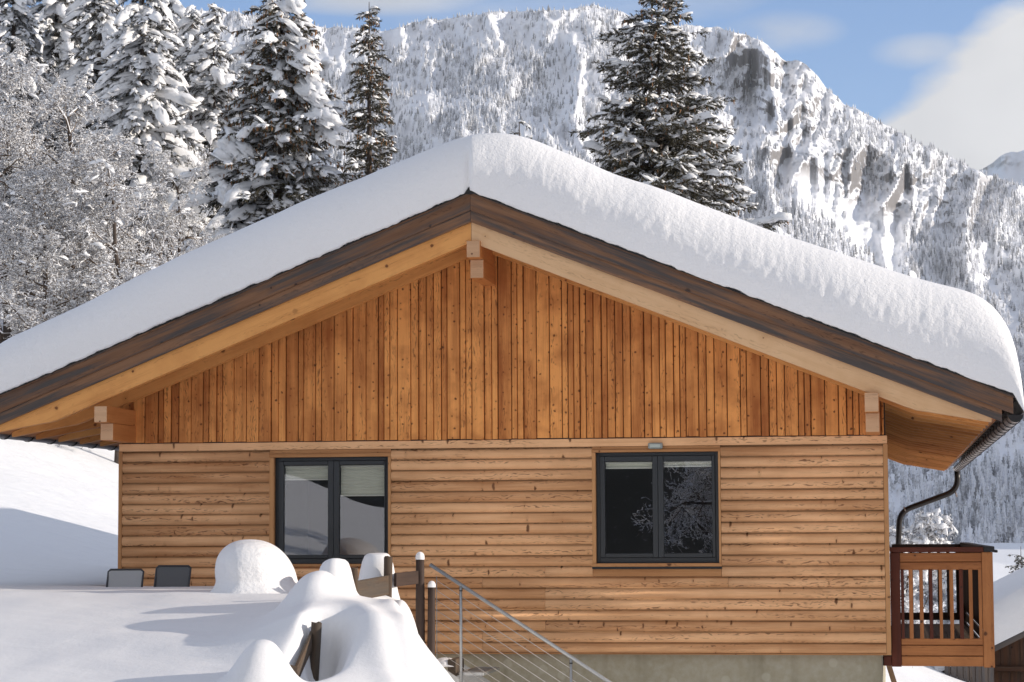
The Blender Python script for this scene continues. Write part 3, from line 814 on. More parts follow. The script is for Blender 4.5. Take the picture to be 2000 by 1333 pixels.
# side railing along x=BX1, shade put into its dark wood, and far end railing
yy = BY0+.35
for j, zc_ in enumerate((1.10, .98, .24, .10, -.05)):
    bpart('rail_board', m_darkwood_shade, 207+j, (BX1-.045, BX1-.015, BY0+.07, BY1-.05, zc_-.06, zc_+.05, (0, 1, 0)))
k = 0
while yy < BY1-.1:
    bpart('baluster', m_darkwood_shade, 215+k, (BX1-.060, BX1-.046, yy, yy+.045, .22, 1.0, (0, 0, 1))); yy += .24; k += 1
for j, zc_ in enumerate((1.12, .98, .10)):
    bpart('rail_board', m_darkwood_shade, 260+j, (BX0+.03, BX1-.05, BY1-.05, BY1-.02, zc_-.06, zc_+.05))
xq = BX0+.16
k = 0
while xq < BX1-.1:
    bpart('baluster', m_darkwood_shade, 265+k, (xq, xq+.045, BY1-.08, BY1-.055, .1, 1.1, (0, 0, 1))); xq += .135; k += 1
bpart('corner_post', m_darkwood_shade, 290, (BX1-.13, BX1-.02, BY1-.15, BY1-.02, -.15, 1.15, (0, 0, 1)))

# ------------------------------------------------------------------ TERRAIN
GY = [-60, -30, -14, -9, -7, -5, -3, -1, 3, 8]
GZ = [-2.4, -1.6, -.45, -.02, .24, .53, .765, .78, .72, .62]
CRY = [-14, -10, -8, -7.3, -6.9, -6.5, -6.2, -5.8, -5.0, -4.2, -3.4, -2.6, -1.9, -1.2, -.4]
CRZ = [-.45, -.15, .02, .19, .28, .50, .68, .76, .80, .77, .74, .76, .80, .76, .72]
WDY = [-14, -10, -7, -5, -4, -3, -2.3, -1.7, -1]
WDW = [2.5, 2.3, 1.85, 1.25, .92, .66, .40, .22, .2]
def softplus(x): return np.log1p(np.exp(np.clip(x, -30, 30)))
def lump(x, y, cx, cy, rx, ry, h, p=1.0):
    return h*np.exp(-(((x-cx)/rx)**2+((y-cy)/ry)**2)**p)
def hillside(x, y):
    return (.27+.17*sstep(18, 32, y))*softplus((-x-4.5)*1.1)/1.1*sstep(-40, -6, y)+.10*softplus((-x-4.5)*1.1)/1.1*(1-sstep(-40, -6, y))
def terrain(x, y):
    base = np.interp(y, GY, GZ)+hillside(x, y)
    base = base+(fbm(x*.12, y*.12, 3, 3)-.5)*.5*sstep(-2, 12, y)*(1-.5*sstep(6, 30, x))
    right = -2.45-.13*softplus((x-12)*.6)/.6+.0*x
    right = np.maximum(right, -4.9)+(-.6)*sstep(60, 700, y)+(fbm(x*.02, y*.02, 3, 8)-.5)*1.4*sstep(40, 120, y)
    # bank with the fence: ridge at x~3.75, falls into the stairwell
    xc = np.interp(y, [-14, -9, -6.5, -5, -3.5, -2.4, -1.5], [4.3, 3.95, 3.88, 3.72, 3.74, 3.76, 3.30])
    cr = np.interp(y, CRY, CRZ); wd = np.interp(y, WDY, WDW)
    d = x-xc
    leftside = base+(cr-base)*np.exp(-np.clip(-d, 0, None)**1.7/(.52+.12*sstep(-4, -8, y))**1.7)
    rightside = cr-.14*np.clip(d, 0, None)/wd-.86*(np.clip(d, 0, None)/wd)**2.6
    bank = np.where(d < 0, leftside, np.maximum(rightside, -2.45))
    front = sstep(.22, .03, y)
    far = 1-front
    s = sstep(2.5, 13, x)*(1-sstep(22, 60, y)*.0)
    back = base*(1-s)+right*s
    inside = sstep(.0, .3, x)*sstep(9.0, 8.7, x)*sstep(.0, .3, y)*sstep(HD, HD-.3, y)
    z = bank*front+back*far
    z = np.where(inside > 0, np.minimum(z, -.4*inside+z*(1-inside)), z)
    return z
# extra lumps: table mound, fence caps and small drifts
def lumps(x, y):
    z = 0*x
    z = z+lump(x, y, 3.60, -4.95, .27, .48, .23, 1.4)          # rounded shoulder left of the broken stub
    z = z+lump(x, y, 3.60, -4.12, .185, .26, .35, 3.2)          # heap next to the third post
    z = z+lump(x, y, 3.66, -2.42, .20, .22, .41, 3.6)           # square topped heap at the second post
    z = z+lump(x, y, 4.06, -2.75, .11, .40, .12, 1.3)
    z = z+lump(x, y, 3.80, -7.6, .25, .36, .36, 1.25)         # drift below the near post
    z = z-lump(x, y, 4.08, -6.70, .21, .60, .42, 1.7)         # hollow around the near post
    z = z-lump(x, y, 3.985, -6.30, .14, .22, .38, 2.0)
    z = z-lump(x, y, 3.90, -3.35, .12, .40, .12, 1.6)
    z = z+lump(x, y, 2.6, -9.6, 1.2, .35, .07)
    z = z+lump(x, y, 4.35, -4.6, .18, .9, .07)+lump(x, y, 4.6, -6.2, .25, .8, .07)
    z = z+.085*np.exp(-((x-(4.12-(y+4)*.30))/.13)**2)*sstep(-8.5, -6, y)*sstep(-3.2, -4.4, y)
    z = z+.06*np.exp(-((x-(3.95-(y+5)*.42))/.16)**2)*sstep(-9.5, -7.5, y)*sstep(-5.0, -6, y)
    z = z+(fbm(x*.8, y*.5, 3, 44)-.5)*.07*sstep(-.6, -2, y)
    z = z+(fbm(x*.35, y*1.4+x*.5, 3, 61)-.5)*.05*sstep(-1, -4, y)
    return z
def bankz(x, y): return terrain(x, y)+lumps(x, y)
BKX0, BKX1, BKY0, BKY1 = -4.5, 6.6, -13.0, .03
def inb(x, y): return sstep(BKX0+.1, BKX0+.6, x)*sstep(BKX1-.1, BKX1-.6, x)*sstep(BKY0+.1, BKY0+.6, y)*sstep(BKY1-.1, BKY1-.5, y)

def axis(lo, hi, c0, c1, step, grow=1.09):
    a = list(np.arange(c0, c1+1e-6, step)); s = step; v = c1
    while v < hi: s *= grow; v += s; a.append(v)
    s = step; v = c0
    while v > lo: s *= grow; v -= s; a.insert(0, v)
    return np.array(a)
gxs = axis(-5000, 5000, -30, 22, .45); gys = axis(-3000, 3600, -18, 45, .45)
GX, GYY = np.meshgrid(gxs, gys)
GZZ = terrain(GX, GYY)+lumps(GX, GYY)*inb(GX, GYY)-np.maximum(.5*inb(GX, GYY), 2.2*sstep(.3, .8, GX)*sstep(6.4, 6.0, GX)*(GYY > -2.5)*(GYY < .5))
# added ridge, unseen far to the right: its bulk shades the lower forest
GZZ = GZZ+660*np.exp(-((GX-1900)/520)**2)*sstep(650, 1000, GYY)*sstep(2900, 2300, GYY)
# valley side behind the camera (seen mirrored in the panes)
south = sstep(-38, -92, GYY)*(.25*softplus((-GX-7)*.5)/.5)*sstep(-150, -110, GYY)
GZZ = GZZ+south
def grid_obj(name, X, Y, Z, mat):
    V = np.stack([X, Y, Z], -1).reshape(-1, 3); ny, nx = X.shape; idx = np.arange(ny*nx).reshape(ny, nx)
    Fq = np.stack([idx[:-1, :-1], idx[:-1, 1:], idx[1:, 1:], idx[1:, :-1]], -1).reshape(-1, 4)
    return link(name, np_mesh(name, V, Fq, mat, True))
def ground_mat():
    k = NT('snow_ground'); P = k.pos()
    mp = k.n('ShaderNodeMapping'); k.t.links.new(P, mp.inputs[0]); mp.inputs['Scale'].default_value = (.35, 1.6, 1.0); mp.inputs['Rotation'].default_value = (0, 0, .5)
    h = k.math('ADD', k.math('MULTIPLY', k.noise(mp.outputs[0], 1.1, 5, .6), .16), k.math('MULTIPLY', k.noise(P, 30, 2), .0012))
    k.bump(h, .9, 1.0); return k.set(C(.86, .865, .88), .7, 0, .25)
m_ground = ground_mat()
tag(grid_obj('ground', GX, GYY, GZZ, m_ground), kind='structure')
bxs = np.concatenate([np.arange(BKX0, 2.8, .06), np.arange(2.8, 5.2, .025), np.arange(5.2, BKX1, .06)]); bys = np.concatenate([np.arange(BKY0, -8.4, .08), np.arange(-8.4, -2.2, .03), np.arange(-2.2, BKY1, .05)])
BX, BY = np.meshgrid(bxs, bys)
tag(grid_obj('snow_bank', BX, BY, bankz(BX, BY), m_snow), kind='structure')

# ------------------------------------------------------------------ rounded snow heaps
def blob(name, c, rx, ry, rz, mat, parent=None, n=40, lip=0.0, seed=3, p=2.4, skirt=1.35, rough=.03, lo=.3, shift=0.0):
    """snow heap: flat-ish dome that swells over what it sits on"""
    th = np.linspace(0, 2*PI, n*2, endpoint=False); ph = np.linspace(0, 1, n)
    T, Pp = np.meshgrid(th, ph)
    # profile: radius and height over ph (0 = top, 1 = foot)
    an = np.clip(Pp/.6, 0, 1)*PI/2
    R = np.where(Pp < .6, np.sin(an)**(2/p), 1.0+(skirt-1.0)*np.clip((Pp-.6)/.4, 0, 1)**1.6)
    Zp = np.where(Pp < .6, lo+(1-lo)*np.cos(an)**(2/p), lo*(1-(Pp-.6)/.4))
    wob = 1+(fbm(np.cos(T)*1.3+5+seed, np.sin(T)*1.3+Pp+seed, 3, seed)-.5)*rough*6*np.clip(Pp*2, 0, 1)
    X = c[0]+rx*R*np.cos(T)*wob+shift*(Zp-.2); Y = c[1]+ry*R*np.sin(T)*wob; Z = c[2]+rz*Zp
    V = np.stack([X, Y, Z], -1).reshape(-1, 3); m = len(th); idx = np.arange(len(V)).reshape(n, m)
    nx_ = np.roll(idx, -1, 1)
    Fq = np.stack([idx[:-1], idx[1:], nx_[1:], nx_[:-1]], -1).reshape(-1, 4)
    return link(name, np_mesh(name, V, Fq, mat, True), parent)
p0 = at(385, 1150, -2.6); p1 = at(585, 1142, -2.6); pt = at(490, 1054, -2.6)
cx_ = (p0[0]+p1[0])/2
o = blob('snow_heap', (cx_+.02, -2.3, .70), (p1[0]-p0[0])/2/1.27, .55, pt[2]-.70, m_snowlump, n=48, seed=5, p=2.2, skirt=1.40, rough=.04, lo=.30, shift=-.11)
tag(o, 'tall smooth dome of snow in front of the left window beside the chairs', 'snow heap')

# ------------------------------------------------------------------ fence on the bank
fence = empty('wooden_fence', (3.9, -3.5, .2), 'weathered post and board fence half buried in the snow bank', 'fence')
def post(px0, px1, pyt, pyb, Y, mat, seed, cap=None, lean=0.0, dz=-.6, label=None):
    a = at(px0, pyt, Y); b = at(px1, pyt, Y); zb = at(px0, pyb, Y)[2]+dz; w_ = b[0]-a[0]; cx = (a[0]+b[0])/2
    mb = MB(seed); n = 9; off = mb.rnd(); L_ = a[2]-zb; rings = []
    for k in range(7):
        q = k/6; r = w_/2*(1.0+.06*math.sin(seed+q*5)); zz = zb+L_*q
        rings.append([(cx+lean*(q-1)*L_+r*math.cos(t)*1.02, Y+r*math.sin(t), zz+(.012*math.sin(3*t+seed) if k == 6 else 0)) for t in [2*PI*j/n for j in range(n)]])
    for k in range(6):
        for j in range(n):
            j2 = (j+1) % n
            mb.face([rings[k][j], rings[k][j2], rings[k+1][j2], rings[k+1][j]], smooth=True, tone=.5,
                    uvs=[(off[0]+zb+L_*k/6, off[1]+j*.04), (off[0]+zb+L_*k/6, off[1]+j*.04+.04), (off[0]+zb+L_*(k+1)/6, off[1]+j*.04+.04), (off[0]+zb+L_*(k+1)/6, off[1]+j*.04)])
    mb.face(rings[-1], (1, 0, 0), off, .7)
    po = mb.build('post', mat, fence)
    if label: po['label'] = label
    if cap:
        blob('snow_cap', (cx, Y, a[2]-cap*.35), w_/2*1.02, w_/2*1.02, cap, m_snowlump, po, n=14, seed=seed, p=2.0, skirt=1.0, rough=.02)
    return cx, a[2]
def rail(pa, Ya, pb, Yb, hpx, seed, mat=m_post, th=.03):
    a = at(pa[0], pa[1], Ya); b = at(pb[0], pb[1], Yb); d = b-a; ln = np.linalg.norm(d); d /= ln
    up = np.array((0, 0, 1.))-d*d[2]; up /= np.linalg.norm(up); s_ = np.cross(d, up); h = hpx*(Ya-CAM[1])/F
    mb = MB(seed); mb.obox((a+b)/2, d, s_, up, ln/2, th/2, h/2, d, .5, .004); return mb.build('rail', mat, fence)
post(812, 829, 1088, 1250, -1.75, m_darkwood_shade, 301, cap=.085, label='tall dark post with a snow cap')
post(835.5, 850.5, 1143, 1260, -1.75, m_darkwood_shade, 302, cap=.07, lean=.01, label='short dark post with a snow cap')
post(750, 767, 1088, 1152, -2.65, m_post, 303, lean=.02)
post(686, 698, 1110, 1172, -3.70, m_post, 304, lean=-.05)
post(676, 682, 1150, 1178, -3.95, m_post, 308, lean=-.02, label='broken stub poking out of the snow')
post(609, 628, 1217, 1312, -6.25, m_post, 305, lean=.05, label='near post leaning out of a hollow in the snow')
rail((815, 1128), -1.8, (772, 1133), -2.6, 26, 310, m_darkwood_shade)
rail((757, 1143), -2.68, (694, 1155), -3.66, 38, 311)
rail((610, 1246), -6.22, (578, 1318), -6.9, 30, 312)
rail((558, 1303), -6.95, (580, 1310), -6.92, 14, 313)

# ------------------------------------------------------------------ stair and railing along the facade
RY = -1.62
st = empty('staircase', (4.5, -1.1, -1), 'snow dusted grating staircase going down along the house wall', 'staircase')
ra = at(840, 1103, RY); rb = at(1190, 1333, RY); rs = (rb[2]-ra[2])/(rb[0]-ra[0])
def railz(x): return ra[2]+rs*(x-ra[0])
for k in range(9):
    x = 4.38+k*.285; z = -.13-k*.184
    mb = MB(320+k)
    mb.box(x, x+.27, RY+.03, RY+.06, z-.035, z, (1, 0, 0), bev=.003); mb.box(x, x+.27, -.56, -.53, z-.035, z, (1, 0, 0), bev=.003)
    mb.box(x, x+.02, RY+.06, -.56, z-.035, z, (0, 1, 0)); mb.box(x+.25, x+.27, RY+.06, -.56, z-.035, z, (0, 1, 0))
    for j in range(9): mb.box(x+.03+j*.024, x+.034+j*.024, RY+.06, -.56, z-.03, z-.002, (0, 1, 0))
    for j in range(8): mb.box(x+.02, x+.25, RY+.15+j*.12, RY+.156+j*.12, z-.028, z-.004)
    mb.build('tread', m_steel, st)
for Y_ in (RY+.015, -.515):
    mb = MB(340); c0 = np.array((4.1, Y_, -.0)); c1 = np.array((7.0, Y_, -1.87)); d = c1-c0; ln = np.linalg.norm(d); d /= ln
    up = np.array((0, 0, 1.))-d*d[2]; up /= np.linalg.norm(up)
    mb.obox((c0+c1)/2-np.array((0, 0, .12)), d, (0, 1, 0), up, ln/2, .006, .09, d); mb.build('stringer', m_steel, st)
mb = MB(341); a = at(876, 1303, RY+.3); b = at(892, 1288, RY+.3); mb.box(a[0], b[0], RY+.25, RY+.75, a[2]-.1, b[2], (0, 1, 0), .2, .004); mb.build('edge_block', m_balc_deck, st)
a = at(866, 1290, RY+.4)
blob('snow_cap', (a[0]+.02, RY+.4, a[2]-.06), .11, .16, .09, m_snowlump, st, n=16, seed=8, rough=.06)
rl = empty('stair_railing', (4.45, RY, -1), 'galvanised stair railing with sloping handrail and taut cables', 'railing')
mb = MB(342); xe = 7.3
mb.tube([(ra[0], RY, ra[2]), (xe, RY, railz(xe))], .021, 12); mb.build('handrail', m_steel, rl)
posts_x = [at(900, 1150, RY)[0], at(1115, 1290, RY)[0], at(1115, 1290, RY)[0]*2-at(900, 1150, RY)[0]]
for i, xq in enumerate(posts_x):
    zt = railz(xq)-.015
    mb = MB(343+i); mb.tube([(xq, RY, zt), (xq, RY, zt-1.15)], .0165, 10)
    mb.build('post', m_steel, rl)
    mb = MB(346+i); mb.tube([(xq, RY, zt-.045), (xq, RY, zt-.055)], .019, 10); mb.build('collar', m_gutdark, rl)
for j in range(8):
    dz = .125+j*.108; xs_ = at(853, 1200, RY)[0]
    mb = MB(350+j); mb.tube([(xs_, RY, railz(xs_)-dz), (xe, RY, railz(xe)-dz)], .0036, 6); mb.build('cable', m_cable, rl)
mb = MB(360); xq = at(853, 1200, RY)[0]; mb.tube([(xq, RY, railz(xq)-.08), (xq, RY, railz(xq)-1.0)], .0045, 6); mb.build('end_rod', m_steel, rl)

# ------------------------------------------------------------------ garden chairs
def chair(px0, px1, pyt, Y, fab, label, lean, yaw):
    a = at(px0, pyt, Y); b = at(px1, pyt, Y); wd = b[0]-a[0]; cx = (a[0]+b[0])/2; zt = a[2]; z0 = -.02
    t = empty('garden_chair', (cx, Y, z0), label, 'chair', 'garden chairs against the wall')
    ca, sa = math.cos(yaw), math.sin(yaw)
    def W(lx, ly, lz): return np.array((cx+lx*ca-ly*sa, Y+lx*sa+ly*ca, lz))
    h = wd/2; sz = z0+.42
    # frame: U shaped back tube
    mb = MB(370)
    path = [W(-h+.012, -.20, sz-.02), W(-h+.012, lean, zt-.03), W(-h+.04, lean, zt-.004), W(h-.04, lean, zt-.004), W(h-.012, lean, zt-.03), W(h-.012, -.20, sz-.02)]
    mb.tube(path, .013, 8); mb.build('back_frame', m_chairf, t)
    mb = MB(371); n = 8
    for i in range(n):
        for (za, zb_) in ((i/n, (i+1)/n),):
            def Pq(sx, q, o=0): 
                zz = sz+(zt-.012-sz)*q; yy = -.20+(lean+.20)*(zz-sz)/(zt-sz)
                return W(sx*(h-.018), yy+.02*math.sin(q*PI)+o, zz)
            mb.face([Pq(-1, za), Pq(1, za), Pq(1, zb_), Pq(-1, zb_)], smooth=True); mb.face([Pq(1, za, .005), Pq(-1, za, .005), Pq(-1, zb_, .005), Pq(1, zb_, .005)], smooth=True)
    mb.build('backrest', fab, t)
    mb = MB(372); mb.obox(W(0, -.44, sz), (ca, sa, 0), (-sa, ca, 0), (0, 0, 1), h-.02, .23, .006, (1, 0, 0), .5, .003); mb.build('seat', fab, t)
    for sx in (-1, 1):
        mb = MB(373); mb.tube([W(sx*(h-.01), -.62, z0), W(sx*(h-.01), -.20, sz+.22)], .012, 8); mb.build('leg', m_chairf, t)
        mb = MB(374); mb.tube([W(sx*(h-.01), -.12, z0), W(sx*(h-.01), -.52, sz+.22)], .012, 8); mb.build('leg', m_chairf, t)
        mb = MB(375); mb.obox(W(sx*(h-.005), -.36, sz+.23), (ca, sa, 0), (-sa, ca, 0), (0, 0, 1), .022, .22, .011, (0, 1, 0), .5, .005); mb.build('armrest', m_chairf, t)
chair(208.5, 279, 1112.5, -1.05, m_fab, 'pale grey mesh garden chair at the left corner of the house', .06, .10)
chair(303, 373.5, 1105.5, -.95, m_fab2, 'dark grey mesh garden chair standing between the pale one and the snow dome', .02, 0.0)

# ------------------------------------------------------------------ barn below on the right
def barn():
    Y = 30.0; t = empty('old_barn', (13.5, Y, -5), 'dark weathered wooden barn with snow on its roof below the balcony', 'barn')
    p = at(1943, 1258, Y); q = at(2000, 1230, Y); s_ = (q[2]-p[2])/(q[0]-p[0]); xe = 10.05; ze = p[2]+s_*(xe-p[0]); xr = 16.5; zr = ze+s_*(xr-xe)
    zt = lambda x: (ze+s_*(x-xe) if x < xr else zr-s_*(x-xr))-.13
    mb = MB(400); x = 10.45
    while x < 22.4:
        wd = mb.rng.uniform(.14, .24); x1 = min(x+wd, 22.5); l = mb.rng.uniform(0, .02); off = mb.rnd(); tn = mb.tone()
        mb.face([(x+.004, Y-l, -5.4), (x1-.004, Y-l, -5.4), (x1-.004, Y-l, zt(x1)), (x+.004, Y-l, zt(x))], (0, 0, 1), off, tn)
        mb.face([(x+.004, Y-l, -5.4), (x+.004, Y-l, zt(x)), (x+.004, Y+.05, zt(x)), (x+.004, Y+.05, -5.4)], (0, 0, 1), off, tn)
        x = x1
    mb.face([(10.5, Y+.03, -5.4), (22.5, Y+.03, -5.4), (22.5, Y+.03, zt(22.5)), (xr, Y+.03, zt(xr)), (10.5, Y+.03, zt(10.5))], (0, 0, 1))
    mb.box(10.45, 22.5, Y+.04, Y+9, -5.4, zt(10.5)-.02, (0, 0, 1))
    mb.build('wall', m_barn, t)
    pa = at(1845, 1303, Y-.9); pb = at(1941, 1303, Y-.9)
    mb = MB(401)
    x = pa[0]
    while x < pb[0]: mb.box(x, x+.13, Y-.9, Y-.86, -5.2, pa[2]+.25, (0, 0, 1)); x += .142
    mb.build('lean_to_boards', m_barngrey, t)
    mb = MB(402); c = at(1975, 1310, Y-.1)
    mb.box(pb[0]-.6, 22, Y-.14, Y-.03, c[2]-.02, c[2]+.10, (1, 0, 0), .8, .01); mb.build('cross_beam', m_barn, t)
    for sg in (0, 1):
        mb = MB(403+sg)
        if sg == 0: P = [(xe, ze-.14), (xr-.001, zr-.14), (xr-.001, zr), (xe, ze)]
        else: P = [(xr+.001, zr-.14), (2*xr-xe, ze-.14), (2*xr-xe, ze), (xr+.001, zr)]
        mb.prism(P, Y-.55, Y+10, (1, 0, s_)); mb.build('roof', m_barngrey, t)
    xs = np.concatenate([[xe-.05], xe-.05+.8*(1-np.cos(np.linspace(.2, PI/2, 8))), np.linspace(xe+.9, 2*xr-xe-.9, 40), [2*xr-xe]])
    ys = np.concatenate([[Y-.62], Y-.62+.6*(1-np.cos(np.linspace(.2, PI/2, 8))), np.linspace(Y+.2, Y+10, 16)])
    X, Yg = np.meshgrid(xs, ys); b = np.where(X < xr, ze+s_*(X-xe), zr-s_*(X-xr))+.01
    g1 = (1-np.clip(1-(X-xe+.05)/.8, 0, 1)**2.2)**(1/2.2); g2 = (1-np.clip(1-(Yg-Y+.62)/.6, 0, 1)**2.2)**(1/2.2)
    Z = b+1.0*g1*g2*(1+.15*(fbm(X*.7, Yg*.7, 3, 7)-.5))
    Z = np.where(np.abs(X-xr) < 1.2, Z-.25*(1-np.abs(X-xr)/1.2)**2, Z)
    V = np.stack([X, Yg, Z], -1).reshape(-1, 3); idx = np.arange(X.size).reshape(X.shape)
    Fq = np.stack([idx[:-1, :-1], idx[:-1, 1:], idx[1:, 1:], idx[1:, :-1]], -1).reshape(-1, 4)
    link('snow_layer', np_mesh('snow_layer', V, Fq, m_snowfar, True), t)
barn()
# leaning timber prop under the balcony
pr = empty('timber_prop', (9.2, .8, -2.4), 'pale leaning timber prop under the inner end of the balcony', 'prop')
mb = MB(410); a = at(1737, 1303, .9); b = at(1750, 1345, .9); d = b-a; ln = np.linalg.norm(d); d /= ln
mb.obox((a+b*1.0)/2+d*.6, d, np.cross(d, (0, 1, 0)), (0, 1, 0), ln/2+.65, .03, .04, d, .5, .004); mb.build('strut', m_end, pr)

# ------------------------------------------------------------------ MOUNTAIN
SKX = [-700, -300, 0, 200, 350, 440, 520, 600, 650, 700, 760, 830, 900, 960, 1000, 1060, 1100, 1160, 1200, 1260, 1320, 1370, 1420, 1450, 1480, 1500, 1520, 1535, 1555, 1575, 1590, 1610, 1650, 1700, 1750, 1820, 1880, 1930, 1960, 2000, 2060, 2150, 2300, 2600, 3000]
SKY_ = [30, 60, 30, 15, 18, 22, 30, 44, 54, 58, 60, 40, 32, 24, 22, 22, 18, 12, 18, 44, 52, 50, 58, 66, 76, 88, 106, 122, 118, 124, 142, 168, 205, 225, 258, 288, 318, 342, 352, 362, 385, 420, 470, 560, 680]
PXs = np.arange(-700, 3001, 4.0); NT_ = 330
ts = np.linspace(0, 1, NT_)
PX, TT = np.meshgrid(PXs, ts)
sky_y = np.interp(PX, SKX, SKY_)+(fbm(PX*.05, PX*0, 3, 17)-.5)*10
def gauss(px, py, cx, cy, rx, ry, rot=0.0):
    dx, dy = px-cx, py-cy; c, s_ = math.cos(rot), math.sin(rot)
    return np.exp(-(((dx*c+dy*s_)/rx)**2+((-dx*s_+dy*c)/ry)**2))
PYg = 1092+(sky_y-1092)*TT**.92
def rockmask(px, py):
    m = 1.25*gauss(px, py, 1480, 170, 60, 90, .6)+1.0*gauss(px, py, 1425, 150, 40, 90, .5)+.95*gauss(px, py, 1560, 260, 50, 90, .6)+.8*gauss(px, py, 1530, 150, 40, 60)
    m += .75*gauss(px, py, 1690, 350, 90, 55, .5)+.6*gauss(px, py, 1820, 370, 110, 60, .4)+.5*gauss(px, py, 1640, 280, 60, 60)+.5*gauss(px, py, 620, 128, 40, 10)+.45*gauss(px, py, 1890, 400, 60, 60)+.35*gauss(px, py, 880, 100, 60, 30)
    return np.clip(m, 0, 1.3)
RM = rockmask(PX, PYg)
# relief: gullies running downslope, strongest in the rocks
gul = ridged(PX*.014+fbm(PX*.004, PYg*.006, 2, 4)*1.6, PYg*.0050, 4, 21)
gul2 = ridged(PX*.05+PYg*.02, PYg*.022, 4, 33, .6)
big = fbm(PX*.0028, PYg*.0028, 3, 77)
lum = fbm(PX*.018, PYg*.018, 4, 55)
YD = 1150+1750*TT**1.05-(gul-.6)*(150+200*RM)-(gul2-.6)*(30+150*RM)-(big-.5)*700*np.sin(TT*PI)-(lum-.5)*120
# avalanche chute
ch = np.exp(-((PX-(1745+(PYg-450)*-.05))/14)**2)*sstep(360, 420, PYg)*sstep(600, 500, PYg)
YD = YD+ch*70
YD = np.maximum.accumulate(YD+np.arange(NT_)[:, None]*.15, axis=0)
Pm = at_np(PX.ravel(), PYg.ravel(), YD.ravel()).reshape(PX.shape+(3,))
def mountain_mat():
    k = NT('mountain_snow_and_rock'); P = k.pos()
    rk = k.n('ShaderNodeAttribute', attribute_name='rock').outputs['Fac']; sp = k.n('ShaderNodeSeparateXYZ'); k.t.links.new(k.nor(), sp.inputs[0])
    n1 = k.noise(P, .012, 6, .65); n2 = k.noise(P, .09, 5, .7)
    steep = k.math('SUBTRACT', 1.0, sp.outputs[2])
    f = k.math('ADD', k.math('MULTIPLY', steep, 1.0), k.math('MULTIPLY', k.math('SUBTRACT', n2, .5), 1.3))
    f = k.math('ADD', f, k.math('MULTIPLY', k.math('SUBTRACT', n1, .5), .9))
    f = k.math('MULTIPLY', k.ramp(f, .66, .86), k.ramp(rk, .12, .5))
    rc = k.mix(n1, C(.30, .275, .26), C(.17, .17, .18)); rc = k.mix(k.ramp(n2, .4, .6), rc, C(.22, .205, .195))
    col = k.mix(f, C(.85, .86, .89), rc)
    return k.set(col, .8, 0, .2)
m_mtn = mountain_mat()
ny, nx = PX.shape; idx = np.arange(ny*nx).reshape(ny, nx)
Fq = np.stack([idx[:-1, :-1], idx[:-1, 1:], idx[1:, 1:], idx[1:, :-1]], -1).reshape(-1, 4)
# back side so that it is solid from elsewhere
Vm = Pm.reshape(-1, 3); topr = Pm[-1].copy(); b1 = topr+np.array((0, 900, -350.)); b2 = topr*1.0; b2[:, 1] += 2000; b2[:, 2] = -20
o1 = len(Vm); Vm = np.concatenate([Vm, b1, b2]); r0_ = idx[-1]; r1_ = o1+np.arange(nx); r2_ = o1+nx+np.arange(nx)
Fq = np.concatenate([Fq, np.stack([r0_[:-1], r0_[1:], r1_[1:], r1_[:-1]], -1), np.stack([r1_[:-1], r1_[1:], r2_[1:], r2_[:-1]], -1)])
rockv = np.concatenate([RM.ravel(), np.zeros(2*nx)])
mo = link('mountain', np_mesh('mountain', Vm, Fq, m_mtn, True, attrs={'rock': ('POINT', rockv)})); tag(mo, kind='structure')
# farther snowy peak on the right, half in cloud
PX2, T2 = np.meshgrid(np.arange(1700, 3200, 12.0), np.linspace(0, 1, 60))
s2 = np.interp(PX2, [1700, 1880, 1930, 1965, 2000, 2060, 2150, 2400, 3200], [420, 352, 318, 300, 290, 250, 262, 380, 600])+(fbm(PX2*.03, PX2*0, 4, 2)-.5)*20
PY2 = 700+(s2-700)*T2; Y2 = 4200+2200*T2-(ridged(PX2*.012, PY2*.01, 4, 3)-.6)*700
P2 = at_np(PX2.ravel(), PY2.ravel(), Y2.ravel()); id2 = np.arange(PX2.size).reshape(PX2.shape)
tag(link('mountain', np_mesh('mountain', P2, np.stack([id2[:-1, :-1], id2[:-1, 1:], id2[1:, 1:], id2[1:, :-1]], -1).reshape(-1, 4), m_mtn, True, attrs={'rock': ('POINT', np.full(len(P2), .3))})), kind='structure')

# ------------------------------------------------------------------ distant forest (one mass)
def forest_mat():
    k = NT('snowy_forest'); P = k.pos(); sp = k.n('ShaderNodeSeparateXYZ'); k.t.links.new(k.nor(), sp.inputs[0])
    n = k.noise(P, .75, 3, .6); n2 = k.noise(P, .02, 3)
    tn = k.n('ShaderNodeAttribute', attribute_name='snowy').outputs['Fac']
    f = k.math('ADD', k.math('MULTIPLY', sp.outputs[2], .75), k.math('MULTIPLY', k.math('SUBTRACT', n, .5), 1.5))
    f = k.math('ADD', f, k.math('MULTIPLY', k.math('SUBTRACT', tn, .5), .9))
    f = k.ramp(f, -.50, .22)
    dk = k.mix(n2, C(.22, .235, .26), C(.29, .28, .27))
    return k.set(k.mix(f, dk, C(.80, .81, .84)), .85, 0, .15)
m_forest = forest_mat()
def bil(G, px, t):
    i = np.clip((px-PXs[0])/4.0, 0, len(PXs)-1.001); j = np.clip(t*(NT_-1), 0, NT_-1.001)
    i0 = i.astype(int); j0 = j.astype(int); fi = (i-i0); fj = (j-j0)
    if G.ndim == 3: fi = fi[:, None]; fj = fj[:, None]
    return (G[j0, i0]*(1-fi)+G[j0, i0+1]*fi)*(1-fj)+(G[j0+1, i0]*(1-fi)+G[j0+1, i0+1]*fi)*fj
